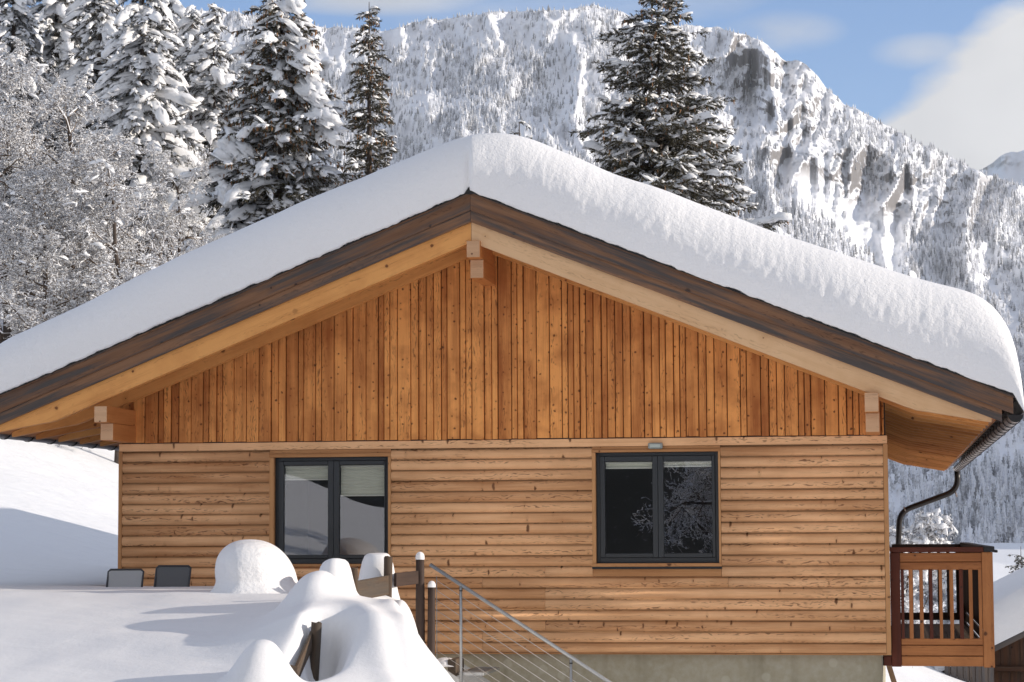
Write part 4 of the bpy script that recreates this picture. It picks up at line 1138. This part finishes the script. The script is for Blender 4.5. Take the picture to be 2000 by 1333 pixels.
def forest():
    rng = np.random.RandomState(5); n = 120000
    px = rng.uniform(-150, 2250, n); t = rng.uniform(0.0, 1, n)
    py = bil(PYg, px, t)
    dens = np.full(n, .80)*(0.35+.95*sstep(.34, .58, fbm(px*.011+t*2, py*.016, 4, 91)))
    dens *= np.interp(py, [0, 250, 500, 800, 1080], [1.0, .85, .55, .36, .30])
    dens += .35*sstep(.985, 1.0, t)*(px < 1340)+.30*sstep(.985, 1., t)*(px > 1600)
    # treeless places
    open_ = .95*gauss(px, py, 1500, 190, 110, 120, .5)+.9*gauss(px, py, 1600, 330, 90, 60, .7)+1.0*gauss(px, py, 1690, 430, 75, 40, .9)+1.05*gauss(px, py, 1745, 460, 28, 110)
    open_ += .75*gauss(px, py, 1800, 370, 90, 60, .5)+.9*gauss(px, py, 1030, 62, 38, 22)+.9*gauss(px, py, 660, 110, 60, 45)+.95*gauss(px, py, 1110, 75, 30, 18)+.8*gauss(px, py, 840, 165, 55, 14, -.9)+1.0*gauss(px, py, 1140, 150, 55, 14)+.7*gauss(px, py, 930, 90, 30, 18)
    open_ += 1.1*gauss(px, py, 1752, 985, 14, 60)
    open_ += .5*sstep(1330, 1380, px)*sstep(1640, 1600, px)*(t > .93)
    open_ += .9*gauss(px, py, 1630, 400, 70, 50, .8)+.8*gauss(px, py, 1700, 470, 50, 40, .8)+.6*gauss(px, py, 1830, 430, 60, 40, .5)+.6*gauss(px, py, 1560, 330, 60, 60)
    dens *= np.clip(1-open_, 0, 1)
    # hidden behind the roof (keep a margin for a side step)
    roofy = np.where(px < 930, 262+(930-px)*.42, 262+(px-930)*.36); hidden = (py > roofy+110) & (px > -150) & (px < 1720)
    dens = np.where(hidden, 0, dens)
    k = rng.uniform(0, 1, n) < dens; px, t, py = px[k], t[k], py[k]
    B = bil(Pm, px, t); n = len(px)
    dist = B[:, 1]-CAM[1]
    H = rng.uniform(7.0, 13.5, n)*np.interp(t, [0, .5, .95, 1], [1.15, 1.12, .85, .7])*(1-.35*rng.rand(n)**3)
    R = H*rng.uniform(.13, .19, n); K = 7; lv = np.array([0.02, .18, .17, .38, .36, .58, .56, .78, .76, 1.0]); rr = np.array([.85, 1.0, .55, .82, .42, .62, .30, .42, .2, .02])
    A = rng.uniform(0, 2*PI, n); nl = len(lv)
    ang = A[:, None]+np.arange(K)[None]*2*PI/K
    jit = 1+.5*(rng.rand(n, nl, K)-.5)
    X = B[:, 0, None, None]+R[:, None, None]*rr[None, :, None]*jit*np.cos(ang)[:, None, :]
    Y = B[:, 1, None, None]+R[:, None, None]*rr[None, :, None]*jit*np.sin(ang)[:, None, :]
    Z = B[:, 2, None, None]-1.0+H[:, None, None]*(lv[None, :, None]+.05*(rng.rand(n, nl, K)-.5)*(lv < .99)[None, :, None])
    V = np.stack([X, Y, Z], -1).reshape(-1, 3)
    base = (np.arange(n)*nl*K)[:, None, None]; l = np.arange(nl-1)[None, :, None]*K; q = np.arange(K)[None, None, :]; q2 = (q+1) % K
    Fq = np.stack([base+l+q, base+l+q2, base+l+K+q2, base+l+K+q], -1).reshape(-1, 4)
    sn = np.repeat(np.clip(.55+.35*rng.randn(n), 0, 1)*1.0, nl*K)
    print('forest trees', n)
    o = link('forest', np_mesh('forest', V, Fq, m_forest, False, attrs={'snowy': ('POINT', sn)}))
    tag(o, 'snow dusted conifer forest covering the mountainside', 'forest', kind='stuff')
forest()
# ------------------------------------------------------------------ TREES
def needle_mat(name, a, b, frost):
    k = NT(name); P = k.pos(); n = k.noise(P, 2.2, 3, .6); n2 = k.noise(P, 14., 2, .6)
    col = k.mix(n, a, b); col = k.mix(k.math('MULTIPLY', k.ramp(n2, .58-.2*frost, .72-.2*frost), frost), col, C(.75, .76, .80))
    return k.set(col, .75, 0, .15)
m_needle = needle_mat('spruce_needles', C(.045, .047, .024), C(.085, .062, .032), .35)
m_needle2 = needle_mat('spruce_needles_frosted', C(.055, .055, .035), C(.09, .07, .045), .38)
m_cone = simple('spruce_cones', C(.24, .115, .045), .7)
m_bark = simple('bark', C(.075, .056, .045), .9, nscale=9, namt=.5)
m_twigbark = simple('twig_bark', C(.13, .092, .062), .9, nscale=9, namt=.5)  # lighter brown bark of the frosted twigs
m_treesnow = snow('tree_snow', C(.86, .865, .88), bumps=((6., .03), (25., .006)))

def tubes_np(P0, P1, R0, R1, k=3, up=None):
    """prisms for many segments -> V,F"""
    P0 = np.asarray(P0, float); P1 = np.asarray(P1, float); n = len(P0)
    d = P1-P0; ln = np.linalg.norm(d, axis=1, keepdims=True); d = d/np.maximum(ln, 1e-9)
    ref = np.where(np.abs(d[:, 2:3]) > .9, np.array([[1., 0, 0]]), np.array([[0, 0, 1.]]))
    a = np.cross(d, ref); a /= np.linalg.norm(a, axis=1, keepdims=True); b = np.cross(a, d)
    t = np.arange(k)*2*PI/k+PI/2; c, s = np.cos(t), np.sin(t)
    ring = a[:, None, :]*c[None, :, None]+b[:, None, :]*s[None, :, None]
    V = np.concatenate([P0[:, None]+ring*np.asarray(R0)[:, None, None], P1[:, None]+ring*np.asarray(R1)[:, None, None]], 1).reshape(-1, 3)
    base = (np.arange(n)*2*k)[:, None]; q = np.arange(k)[None]; q2 = (q+1) % k
    Fq = np.stack([base+q, base+q2, base+k+q2, base+k+q], -1).reshape(-1, 4)
    return V, Fq
def pads_np(C0, D, W, Lh, H, rng, nr=6, ns=4):
    """snow pads: low domes elongated along D (n,3), half width W, half length Lh, height H"""
    n = len(C0); D = D/np.linalg.norm(D, axis=1, keepdims=True)
    side = np.cross(D, np.array([[0, 0, 1.]])); side /= np.maximum(np.linalg.norm(side, axis=1, keepdims=True), 1e-6); up = np.cross(side, D)
    th = np.arange(nr)*2*PI/nr; V = []
    for j in range(ns):
        ph = (j/(ns-1))*PI*.62
        r = math.sin(ph) if j else 0.02; z = math.cos(ph)
        ju = 1+.95*(rng.rand(n, nr)-.5)
        V.append(C0[:, None]+D[:, None]*(Lh[:, None]*r*np.cos(th)[None]*ju)[..., None]+side[:, None]*(W[:, None]*r*np.sin(th)[None]*ju)[..., None]
                 + up[:, None]*(H[:, None]*(z*(1+.5*(rng.rand(n, nr)-.5))))[..., None]-np.array([0, 0, 1.])*(r**2*W[:, None]*.25*(rng.rand(n, nr)+.3))[..., None])
    V = np.stack(V, 1)            # n, ns, nr, 3
    V = V.reshape(-1, 3); base = (np.arange(n)*ns*nr)[:, None, None]; l = np.arange(ns-1)[None, :, None]*nr; q = np.arange(nr)[None, None]; q2 = (q+1) % nr
    Fq = np.stack([base+l+q, base+l+nr+q, base+l+nr+q2, base+l+q2], -1).reshape(-1, 4)
    return V, Fq
def spikes_np(P, A, Bn, rng):
    """thin triangles: P start, A along vector, Bn width vector"""
    V = np.stack([P-Bn, P+Bn, P+A], 1).reshape(-1, 3); Fq = np.arange(len(P)*3).reshape(-1, 3); return V, Fq

def spruce_mesh(H, R, seed, snowy=.5, droop=.35, heavy=0, cones=0, zmin=0.0, power=.8, dens=1.0, step=.36, trail=()):
    rng = np.random.RandomState(seed)
    tP0, tP1, tR0, tR1 = [], [], [], []
    n = 14
    for i in range(n):
        z0, z1 = H*i/n, H*(i+1)/n
        tP0.append((0, 0, z0)); tP1.append((0, 0, z1)); tR0.append(.016*H*(1-i/n)+.015); tR1.append(.016*H*(1-(i+1)/n)+.012)
    twP, twD, twL = [], [], []; brP, brD, brW, brL = [], [], [], []
    z = H*.06; z = max(z, zmin)
    while z < H-.25:
        f = 1-z/H; nb = rng.randint(5, 8) if f > .08 else 4
        a0 = rng.rand()*2*PI
        for b in range(nb):
            az_ = a0+2*PI*b/nb+rng.uniform(-.35, .35); Lb = R*(f**power)*min(rng.uniform(.45, 1.15), rng.uniform(.7, 1.2))*(1+.16*math.sin(az_*2+seed+z*.7))+.12
            zz = z+rng.uniform(-.28, .28); hd = np.array((math.cos(az_), math.sin(az_), 0))
            rise = rng.uniform(-.12, .50)*(1.2-f); dr = droop*rng.uniform(.7, 1.3)
            npt = max(4, int(Lb/.22)); q = np.linspace(0, 1, npt)
            P = np.array((0, 0, zz))+hd[None]*(Lb*q)[:, None]+np.array((0, 0, 1.))*(rise*Lb*q-dr*Lb*q**1.8+ .12*Lb*np.clip(q-.75, 0, 1))[:, None]
            tP0 += list(P[:-1]); tP1 += list(P[1:]); rr = .006+.010*Lb*(1-q); tR0 += list(rr[:-1]); tR1 += list(rr[1:])
            side = np.array((-hd[1], hd[0], 0)); m = int(Lb/.085*dens)+2
            for s in range(m):
                qq = rng.uniform(.10, 1.0); p = np.array([np.interp(qq, q, P[:, c]) for c in range(3)])
                sg = 1 if s % 2 else -1; tl = (.10+.42*Lb*(1-qq)**.8*(.35+.65*min(1, qq*2.2)))*rng.uniform(.6, 1.15); tl = min(tl, .95)
                d = hd*rng.uniform(.5, .95)+side*sg*rng.uniform(.45, 1.0)+np.array((0, 0, -droop*rng.uniform(.3, 1.1)+.32*rng.randn())); d /= np.linalg.norm(d)
                twP.append(p); twD.append(d); twL.append(tl)
            twP.append(P[-2]); twD.append((P[-1]-P[-2])/np.linalg.norm(P[-1]-P[-2])); twL.append(.28)
            if rng.rand() < snowy:
                for j in range(max(1, int(npt*.40))):
                    qq = rng.uniform(.25, .98); p = np.array([np.interp(qq, q, P[:, c]) for c in range(3)]); k2 = min(npt-2, int(qq*(npt-1)))
                    brP.append(p+np.array((0, 0, .04))+side*rng.uniform(-.1, .1)*Lb*.5); brD.append(P[k2+1]-P[k2]); sc_ = rng.uniform(.6, 1.5)
                    brW.append((.05+.040*Lb)*sc_*(1+heavy*.9)); brL.append((.09+.075*Lb)*sc_*(1+heavy*1.5))
        z += step*rng.uniform(.75, 1.25)*(.65+.5*f)
    twP = np.array(twP); twD = np.array(twD); twL = np.array(twL)
    # leader
    parts = {}
    V, Fq = tubes_np(tP0, tP1, tR0, tR1, 5); parts['trunk'] = (V, Fq)
    # needles: bottle-brush spikes along the twigs
    cnt = np.maximum(5, (twL/.019).astype(int)); idx = np.repeat(np.arange(len(twL)), cnt); N_ = len(idx)
    s = rng.rand(N_); P = twP[idx]+twD[idx]*(twL[idx]*s)[:, None]+np.array((0, 0, -1.))*(.18*twL[idx]*s**2)[:, None]
    rv = rng.randn(N_, 3); rv[:, 2] -= .55; rv /= np.linalg.norm(rv, axis=1, keepdims=True)
    A = (twD[idx]*rng.uniform(.3, .9, N_)[:, None]+rv*.75)*rng.uniform(.06, .15, N_)[:, None]
    wv = np.cross(A, rng.randn(N_, 3)); wv /= np.linalg.norm(wv, axis=1, keepdims=True)
    V1, F1 = spikes_np(P, A, wv*rng.uniform(.013, .026, N_)[:, None], rng)
    parts['crown'] = (V1, F1)
    # snow on twigs
    k = rng.rand(len(twL)) < snowy*.8; c0 = twP[k]+twD[k]*(twL[k]*.55)[:, None]+np.array((0, 0, .015)); m = k.sum()
    sz = rng.uniform(.6, 1.5, m)
    Va, Fa = pads_np(c0, twD[k], (.022+.055*twL[k])*sz*(1+heavy*.8), (.05+.38*twL[k])*np.minimum(sz, 1.1), (.018+.06*twL[k])*sz*(1+heavy*.6), rng, 6, 4)
    if brP:
        brP = np.array(brP); brW = np.array(brW); brL = np.array(brL)
        Vb, Fb = pads_np(brP, np.array(brD), brW, brL, brW*rng.uniform(.5, 1.0, len(brW)), rng, 9, 5)
        Va, Fa = np.concatenate([Va, Vb]), np.concatenate([Fa, Fb+len(Va)])
    for (xa, za, xb, zb, m2, wlo, whi) in trail:      # heavy snow tongues lying down one flank
        q = rng.rand(m2); c = np.stack([xa+(xb-xa)*q+rng.randn(m2)*.16, -.35-.5*rng.rand(m2)-.5*q, za+(zb-za)*q+rng.randn(m2)*.16], -1)
        d = np.stack([.7+.3*rng.randn(m2), -.5+.4*rng.randn(m2), np.full(m2, -.75)], -1); w_ = rng.uniform(wlo, whi, m2)
        Vt_, Ft_ = pads_np(c, d, w_, w_*rng.uniform(1.2, 2.0, m2), w_*rng.uniform(.5, .8, m2), rng, 10, 6); Va, Fa = np.concatenate([Va, Vt_]), np.concatenate([Fa, Ft_+len(Va)])
    parts['snow'] = (Va, Fa)
    if cones:
        zf = np.argsort(-twP[:, 2]); top = zf[:int(len(zf)*.62)]; ck = rng.choice(top, cones); p = twP[ck]+twD[ck]*(twL[ck]*.9)[:, None]
        Vc, Fc = tubes_np(p, p-np.array((0, 0, 1.))*rng.uniform(.10, .15, (cones, 1))+rng.randn(cones, 3)*.015, np.full(cones, .024), np.full(cones, .012), 5)
        parts['cones'] = (Vc, Fc)
    return parts
def make_tree(parts, name, loc, label, cat, group, mats, rot=0, scale=1.0, smooth=('snow',)):
    t = empty(name, loc, label, cat, group); t.rotation_euler[2] = rot; t.scale = (scale,)*3
    for nm, (V, Fq) in parts.items():
        pn = {'snow': 'snow_cover'}.get(nm, nm)
        me = np_mesh(pn, V, Fq, mats[nm], nm in smooth); o = bpy.data.objects.new(pn, me); COL.objects.link(o); o.parent = t
        if nm == 'cones': o['kind'] = 'stuff'
    return t
def ground_z(x, y): return float(terrain(np.array([x]), np.array([y]))[0])
def base_at(px, Y): p = at(px, 600, Y); return p[0], Y, ground_z(p[0], Y)-.1
def h_for(px, py, Y): p = at(px, py, Y); return p[2]-ground_z(p[0], Y)+.1
MS = dict(trunk=m_bark, crown=m_needle, snow=m_treesnow, cones=m_cone)
MS2 = dict(trunk=m_bark, crown=m_needle2, snow=m_treesnow, cones=m_cone)
# three big spruces above the roof
def big(px, pyt, Y, R, seed, label, **kw):
    mats = kw.pop('mats', MS)
    H = h_for(px, pyt, Y)
    return make_tree(spruce_mesh(H, R, seed, **kw), 'spruce_tree', base_at(px, Y), label, 'spruce', 'spruce trees behind the house', mats)
big(548, -75, 44, 4.9, 1, 'broad spruce hung with brown cones and a heavy trail of snow, left of the ridge', trail=((.3, 15.9, .9, 14.3, 12, .14, .26), (.5, 14.6, 1.75, 11.0, 26, .18, .36), (-1.6, 11.0, -1.0, 10.2, 7, .2, .34), (-1.9, 9.6, -1.4, 9.0, 6, .2, .32)), snowy=.50, droop=.42, heavy=.4, step=.28, cones=1400, power=.655, zmin=7, dens=1.25)
big(721, 4, 58, 3.1, 2, 'slender dark spruce with a snowy tip just left of the ridge', snowy=.30, droop=.30, step=.28, cones=420, power=.81, zmin=7, dens=1.2)
big(1292, -55, 44, 5.5, 3, 'large dark spruce with patchy snow standing alone right of the ridge', snowy=.42, droop=.20, heavy=.1, step=.26, cones=420, power=.65, zmin=6, dens=1.25)
big(1016, 236, 40, 1.6, 9, 'tip of a small spruce just peeking over the snowy ridge', snowy=.35, zmin=8, power=.9)
# snow laden spruces on the left
G1 = spruce_mesh(17.5, 4.0, 11, snowy=.78, droop=.62, heavy=1.0, power=.72, zmin=4, dens=.95, step=.46)
G2 = spruce_mesh(17.5, 3.3, 12, snowy=.70, droop=.75, heavy=1.0, power=.72, zmin=4, dens=1.0, step=.42)
def laden(parts, px, pyt, Y, label, rot, base=17.5, mats=MS2):
    sc_ = h_for(px, pyt, Y)/base
    return make_tree(parts, 'spruce_tree', base_at(px, Y), label, 'spruce', 'snow laden spruces on the left slope', mats, rot, sc_)
first = {}
def laden_copy(key, parts, px, pyt, Y, label, rot, base=17.5):
    sc_ = h_for(px, pyt, Y)/base
    if key not in first:
        first[key] = laden(parts, px, pyt, Y, label, rot, base); return
    c = copy_tree(first[key]); c.location = base_at(px, Y); c.rotation_euler[2] = rot; c.scale = (sc_,)*3; c['label'] = label
laden_copy('a', G1, 415, 4, 50, 'spruce with a fully visible twiggy tip, next left of the cone hung spruce', .4)
laden_copy('b', G2, 372, 8, 54, 'narrow snowy spruce whose tip stands just left of the twiggy tipped one', 1.2)
laden_copy('a', G1, 275, -150, 47, 'tall spruce draped in thick snow tongues, third from the cone hung spruce', 2.2)
laden_copy('b', G2, 190, -170, 50, 'dark hearted spruce with long hanging white branches behind the tangled bare tree', 3.1)
laden_copy('a', G1, 105, -200, 54, 'white draped spruce second from the left edge of the picture', 4.0)
laden_copy('b', G2, 20, -160, 50, 'snow covered spruce at the very left edge of the picture', 5.0)
laden_copy('b', G2, 325, -60, 58, 'half hidden snowy spruce between two taller laden ones', .9)
laden_copy('a', G1, 480, 120, 56, 'low snowy spruce mostly hidden behind the cone hung spruce', 5.6)
laden_copy('a', G1, -60, -200, 56, 'snow covered spruce just beyond the left edge of the picture', 1.0)
laden_copy('b', G2, 60, 60, 62, 'dim snowy spruce in the gap behind the two leftmost ones', 2.0)

# an added spruce, unseen out of frame on the right: keeps the low sun off the boarding
make_tree(spruce_mesh(13.5, 3.1, 41, snowy=.5, droop=.4, step=.22, power=.55, dens=2.0, zmin=1), 'spruce_tree', (24.0, 1.7, ground_z(24., 1.7)-.1), 'added unseen spruce beyond the right edge of the picture, shading the house front', 'spruce', None, MS)
# frosted broadleaf trees
def frost_tree(H, seed, spread=.55, levels=5, trunk_r=.13, upright=.5, lean=(0, 0), straight=False, reach=.38, prob=.74, clump=.0012):
    rng = np.random.RandomState(seed); S = []      # p0,p1,r0,r1
    def grow(p, d, L_, r, lv):
        n = 4 if lv > 0 else 9
        if lv == 0: n = 10
        pts = [p]; q = p; dd = d
        for i in range(n):
            jit = rng.randn(3)*(.05 if lv == 0 and straight else .16+.05*lv)
            dd = dd+jit+np.array((0, 0, (.06 if lv < 2 else -.05))); dd = dd/np.linalg.norm(dd)
            q2 = q+dd*L_/n; r0 = r*(1-.75*i/n); r1 = r*(1-.75*(i+1)/n); S.append((q, q2, r0, r1)); 
            if lv < levels:
                f = (i+1)/n
                kids = {0: (2 if f > .2 else 0), 1: 2, 2: 2, 3: 2, 4: 2}[lv] if not (lv == 0 and straight) else (3 if f > .18 else 0)
                for _ in range(kids):
                    if rng.rand() < (.95 if lv < 2 else prob):
                        s = np.cross(dd, rng.randn(3)); s /= np.linalg.norm(s)
                        kd = dd*(.55 if lv else upright)+s*(spread+.45*rng.rand()); 
                        if lv == 0: kd[2] += .15
                        kd /= np.linalg.norm(kd)
                        Lk = L_*(reach*(1.15-f*.75) if lv == 0 else .58*rng.uniform(.6, 1.05))
                        grow(q2, kd, Lk, max(r1*.62, .004), lv+1)
            q = q2
    d0 = np.array((lean[0], lean[1], 1.)); grow(np.zeros(3), d0/np.linalg.norm(d0), H, trunk_r, 0)
    P0 = np.array([s[0] for s in S]); P1 = np.array([s[1] for s in S]); R0 = np.array([s[2] for s in S]); R1 = np.array([s[3] for s in S])
    R0 = np.maximum(R0, .0055); R1 = np.maximum(R1, .0045)
    thin = R0 < .05
    Vt, Ft = tubes_np(P0[~thin], P1[~thin], R0[~thin], R1[~thin], 7)
    Vb, Fb = tubes_np(P0[thin], P1[thin], R0[thin], R1[thin], 3)
    # snow lying along the upper side of every twig, in broken runs
    d = P1-P0; ln = np.linalg.norm(d, axis=1); flat = np.sqrt(d[:, 0]**2+d[:, 1]**2)/np.maximum(ln, 1e-6)
    keep = (rng.rand(len(P0)) < .14+.58*flat)
    th = (.006+.010*rng.rand(len(P0)))*(1+1.4*(rng.rand(len(P0))**5)); th = np.where(R0 > .03, th+R0*.5, th)
    up = np.array((0, 0, 1.))*(R0*.7+th*.55)[:, None]
    Vs, Fs = tubes_np((P0+up)[keep], (P1+up)[keep], th[keep], th[keep]*rng.uniform(.5, 1.1, keep.sum()), 4)
    k2 = rng.rand(len(P0)) < clump; m = k2.sum()
    Vp, Fp = pads_np((P0+up)[k2], d[k2]+1e-4, rng.uniform(.03, .12, m), rng.uniform(.06, .24, m), rng.uniform(.03, .10, m), rng, 7, 4)
    zt_ = np.percentile(Vb[:, 2], 99.7)/H; Vt, Vb, Vs, Vp = Vt/zt_, Vb/zt_, Vs/zt_, Vp/zt_
    return {'trunk': (Vt, Ft), 'crown': (Vb, Fb), 'snow': (np.concatenate([Vs, Vp]), np.concatenate([Fs, Fp+len(Vs)]))}
MF = dict(trunk=m_bark, crown=m_twigbark, snow=m_treesnow)
FT1 = frost_tree(10., 21, spread=.75, trunk_r=.24, upright=.45, reach=.40, prob=.60)
FT2 = frost_tree(10., 22, spread=.85, trunk_r=.12, upright=.5, straight=True, reach=.25, prob=.55)
FB = frost_tree(4.0, 27, spread=.8, trunk_r=.07, upright=.5, reach=.55, levels=4, prob=.6, clump=.05)
print('frost segs', len(FT1['crown'][0])//6, len(FT2['crown'][0])//6)
ff = {}
def frosted(key, parts, px, pyt, Y, label, rot, sx=1.0, g='frosted bare trees left of the roof'):
    s = h_for(px, pyt, Y)/10.
    if key not in ff:
        ff[key] = make_tree(parts, 'frosted_tree', base_at(px, Y), label, 'bare tree', g, MF, rot, s)
        t = ff[key]
    else:
        t = copy_tree(ff[key]); t.location = base_at(px, Y); t.rotation_euler[2] = rot; t['label'] = label; t['group'] = g
    t.scale = (s*sx, s*sx, s)
frosted('a', FT1, 15, 95, 33, 'tangled frosted tree with dark crooked trunk at the left edge', .3)
frosted('b', FT2, 233, 270, 30, 'slim straight stemmed frosted tree with even side branches', 1.0, 1.15)
frosted('a', FT1, 120, 150, 36, 'rime covered tree with a forked dark trunk behind the straight stemmed one', 2.4)
frosted('a', FT1, 318, 285, 38, 'rounded white frosted tree next to the cone hung spruce', 4.0, .62)
frosted('b', FT2, 60, 330, 29, 'low frosted tree whose twigs touch the roof snow near the left edge', 2.0, 1.3)
frosted('b', FT2, 165, 300, 33, 'fine twigged frosted tree between the crooked and the straight ones', 5.0, 1.2)
# frosted trees behind the balcony on the right
rb0 = []
def rframe(px, pyt, Y, label, rot, sx=1.0):
    x = at(px, 1200, Y)[0]; z0 = ground_z(x, Y); s = (at(px, pyt, Y)[2]-z0)/4.
    if not rb0: rb0.append(make_tree(FB, 'frosted_bush', (0, 0, 0), label, 'bush', 'frosted bushes behind the balcony', MF)); t = rb0[0]
    else: t = copy_tree(rb0[0])
    t.location = (x, Y, z0-.1); t.rotation_euler[2] = rot; t['label'] = label; t.scale = (s*sx, s*sx, s)
rframe(1766, 995, 30, 'tall white frosted bush right beside the downpipe, rising over the balcony rail', 1.2, 1.0)
rframe(1812, 1062, 33, 'lower frosted bush seen through the balcony balusters', 2.2, 1.0)
rframe(1770, 1165, 27, 'frosted bush under the balcony beside the concrete plinth', 3.0, 1.2)
rframe(1835, 1210, 31, 'small frosted bush under the outer end of the balcony', 4.1, 1.2)
# bare tree behind the photographer, mirrored in the right window
for (x, y, key, s, r_, lb) in ((4.2, -64, 'a', 1.15, .5, 'thick bare tree mirrored in the right window'), (1.5, -72, 'b', 1.1, 1.5, 'slim bare tree mirrored in the right window'), (7.5, -78, 'a', 1.2, 3.3, 'second bare tree mirrored in the right window')):
    t = copy_tree(ff[key]); t.location = (x, y, -2.5); t.rotation_euler[2] = r_; t.scale = (s,)*3; t['label'] = lb; t['group'] = 'bare trees mirrored in the right window'
# small dark bush on the meadow at right
xb_ = at(1995, 1130, 110); make_tree(spruce_mesh(2.4, 1.2, 31, snowy=.3, power=.5), 'young_spruce', (xb_[0], 110, at(1995, 1140, 110)[2]-.3), 'small dark young spruce on the snowy meadow at the right edge', 'spruce', None, MS)
# shaded wooded hills behind the photographer (mirrored in the panes)
def hillmat():
    k = NT('dark_wooded_hill'); n = k.noise(k.pos(), .12, 5, .7); n2 = k.noise(k.pos(), 1.0, 3, .7)
    return k.set(k.mix(k.ramp(n2, .62, .74), k.mix(n, C(.015, .017, .015), C(.05, .05, .045)), C(.3, .3, .32)), .9)
X, Z = np.meshgrid(np.linspace(-900, 900, 160), np.linspace(0, 1, 20))
tag(grid_obj('hills', X, -128-190*Z**.8+(fbm(X*.01, Z*2, 3, 5)-.5)*30, -9+(62+22*np.sin(X*.006))*Z, hillmat()), kind='structure')

# ------------------------------------------------------------------ thin valley air
hz = bpy.data.meshes.new('haze'); x0, x1, y0, y1, z0, z1 = -3600, 4200, -500, 8200, -40, 1500
hz.from_pydata([(x, y, z) for z in (z0, z1) for y in (y0, y1) for x in (x0, x1)], [], [(0, 2, 3, 1), (4, 5, 7, 6), (0, 1, 5, 4), (2, 6, 7, 3), (0, 4, 6, 2), (1, 3, 7, 5)])
hm = bpy.data.materials.new('valley_air'); hm.use_nodes = True; ht = hm.node_tree
for n_ in list(ht.nodes):
    if n_.type != 'OUTPUT_MATERIAL': ht.nodes.remove(n_)
pv = ht.nodes.new('ShaderNodeVolumePrincipled'); pv.inputs['Density'].default_value = 0.00005; pv.inputs['Color'].default_value = (.88, .93, 1, 1); pv.inputs['Anisotropy'].default_value = .2
ht.links.new(pv.outputs[0], ht.nodes['Material Output'].inputs['Volume'])
hz.materials.append(hm); ho = bpy.data.objects.new('haze', hz); COL.objects.link(ho); ho['kind'] = 'stuff'
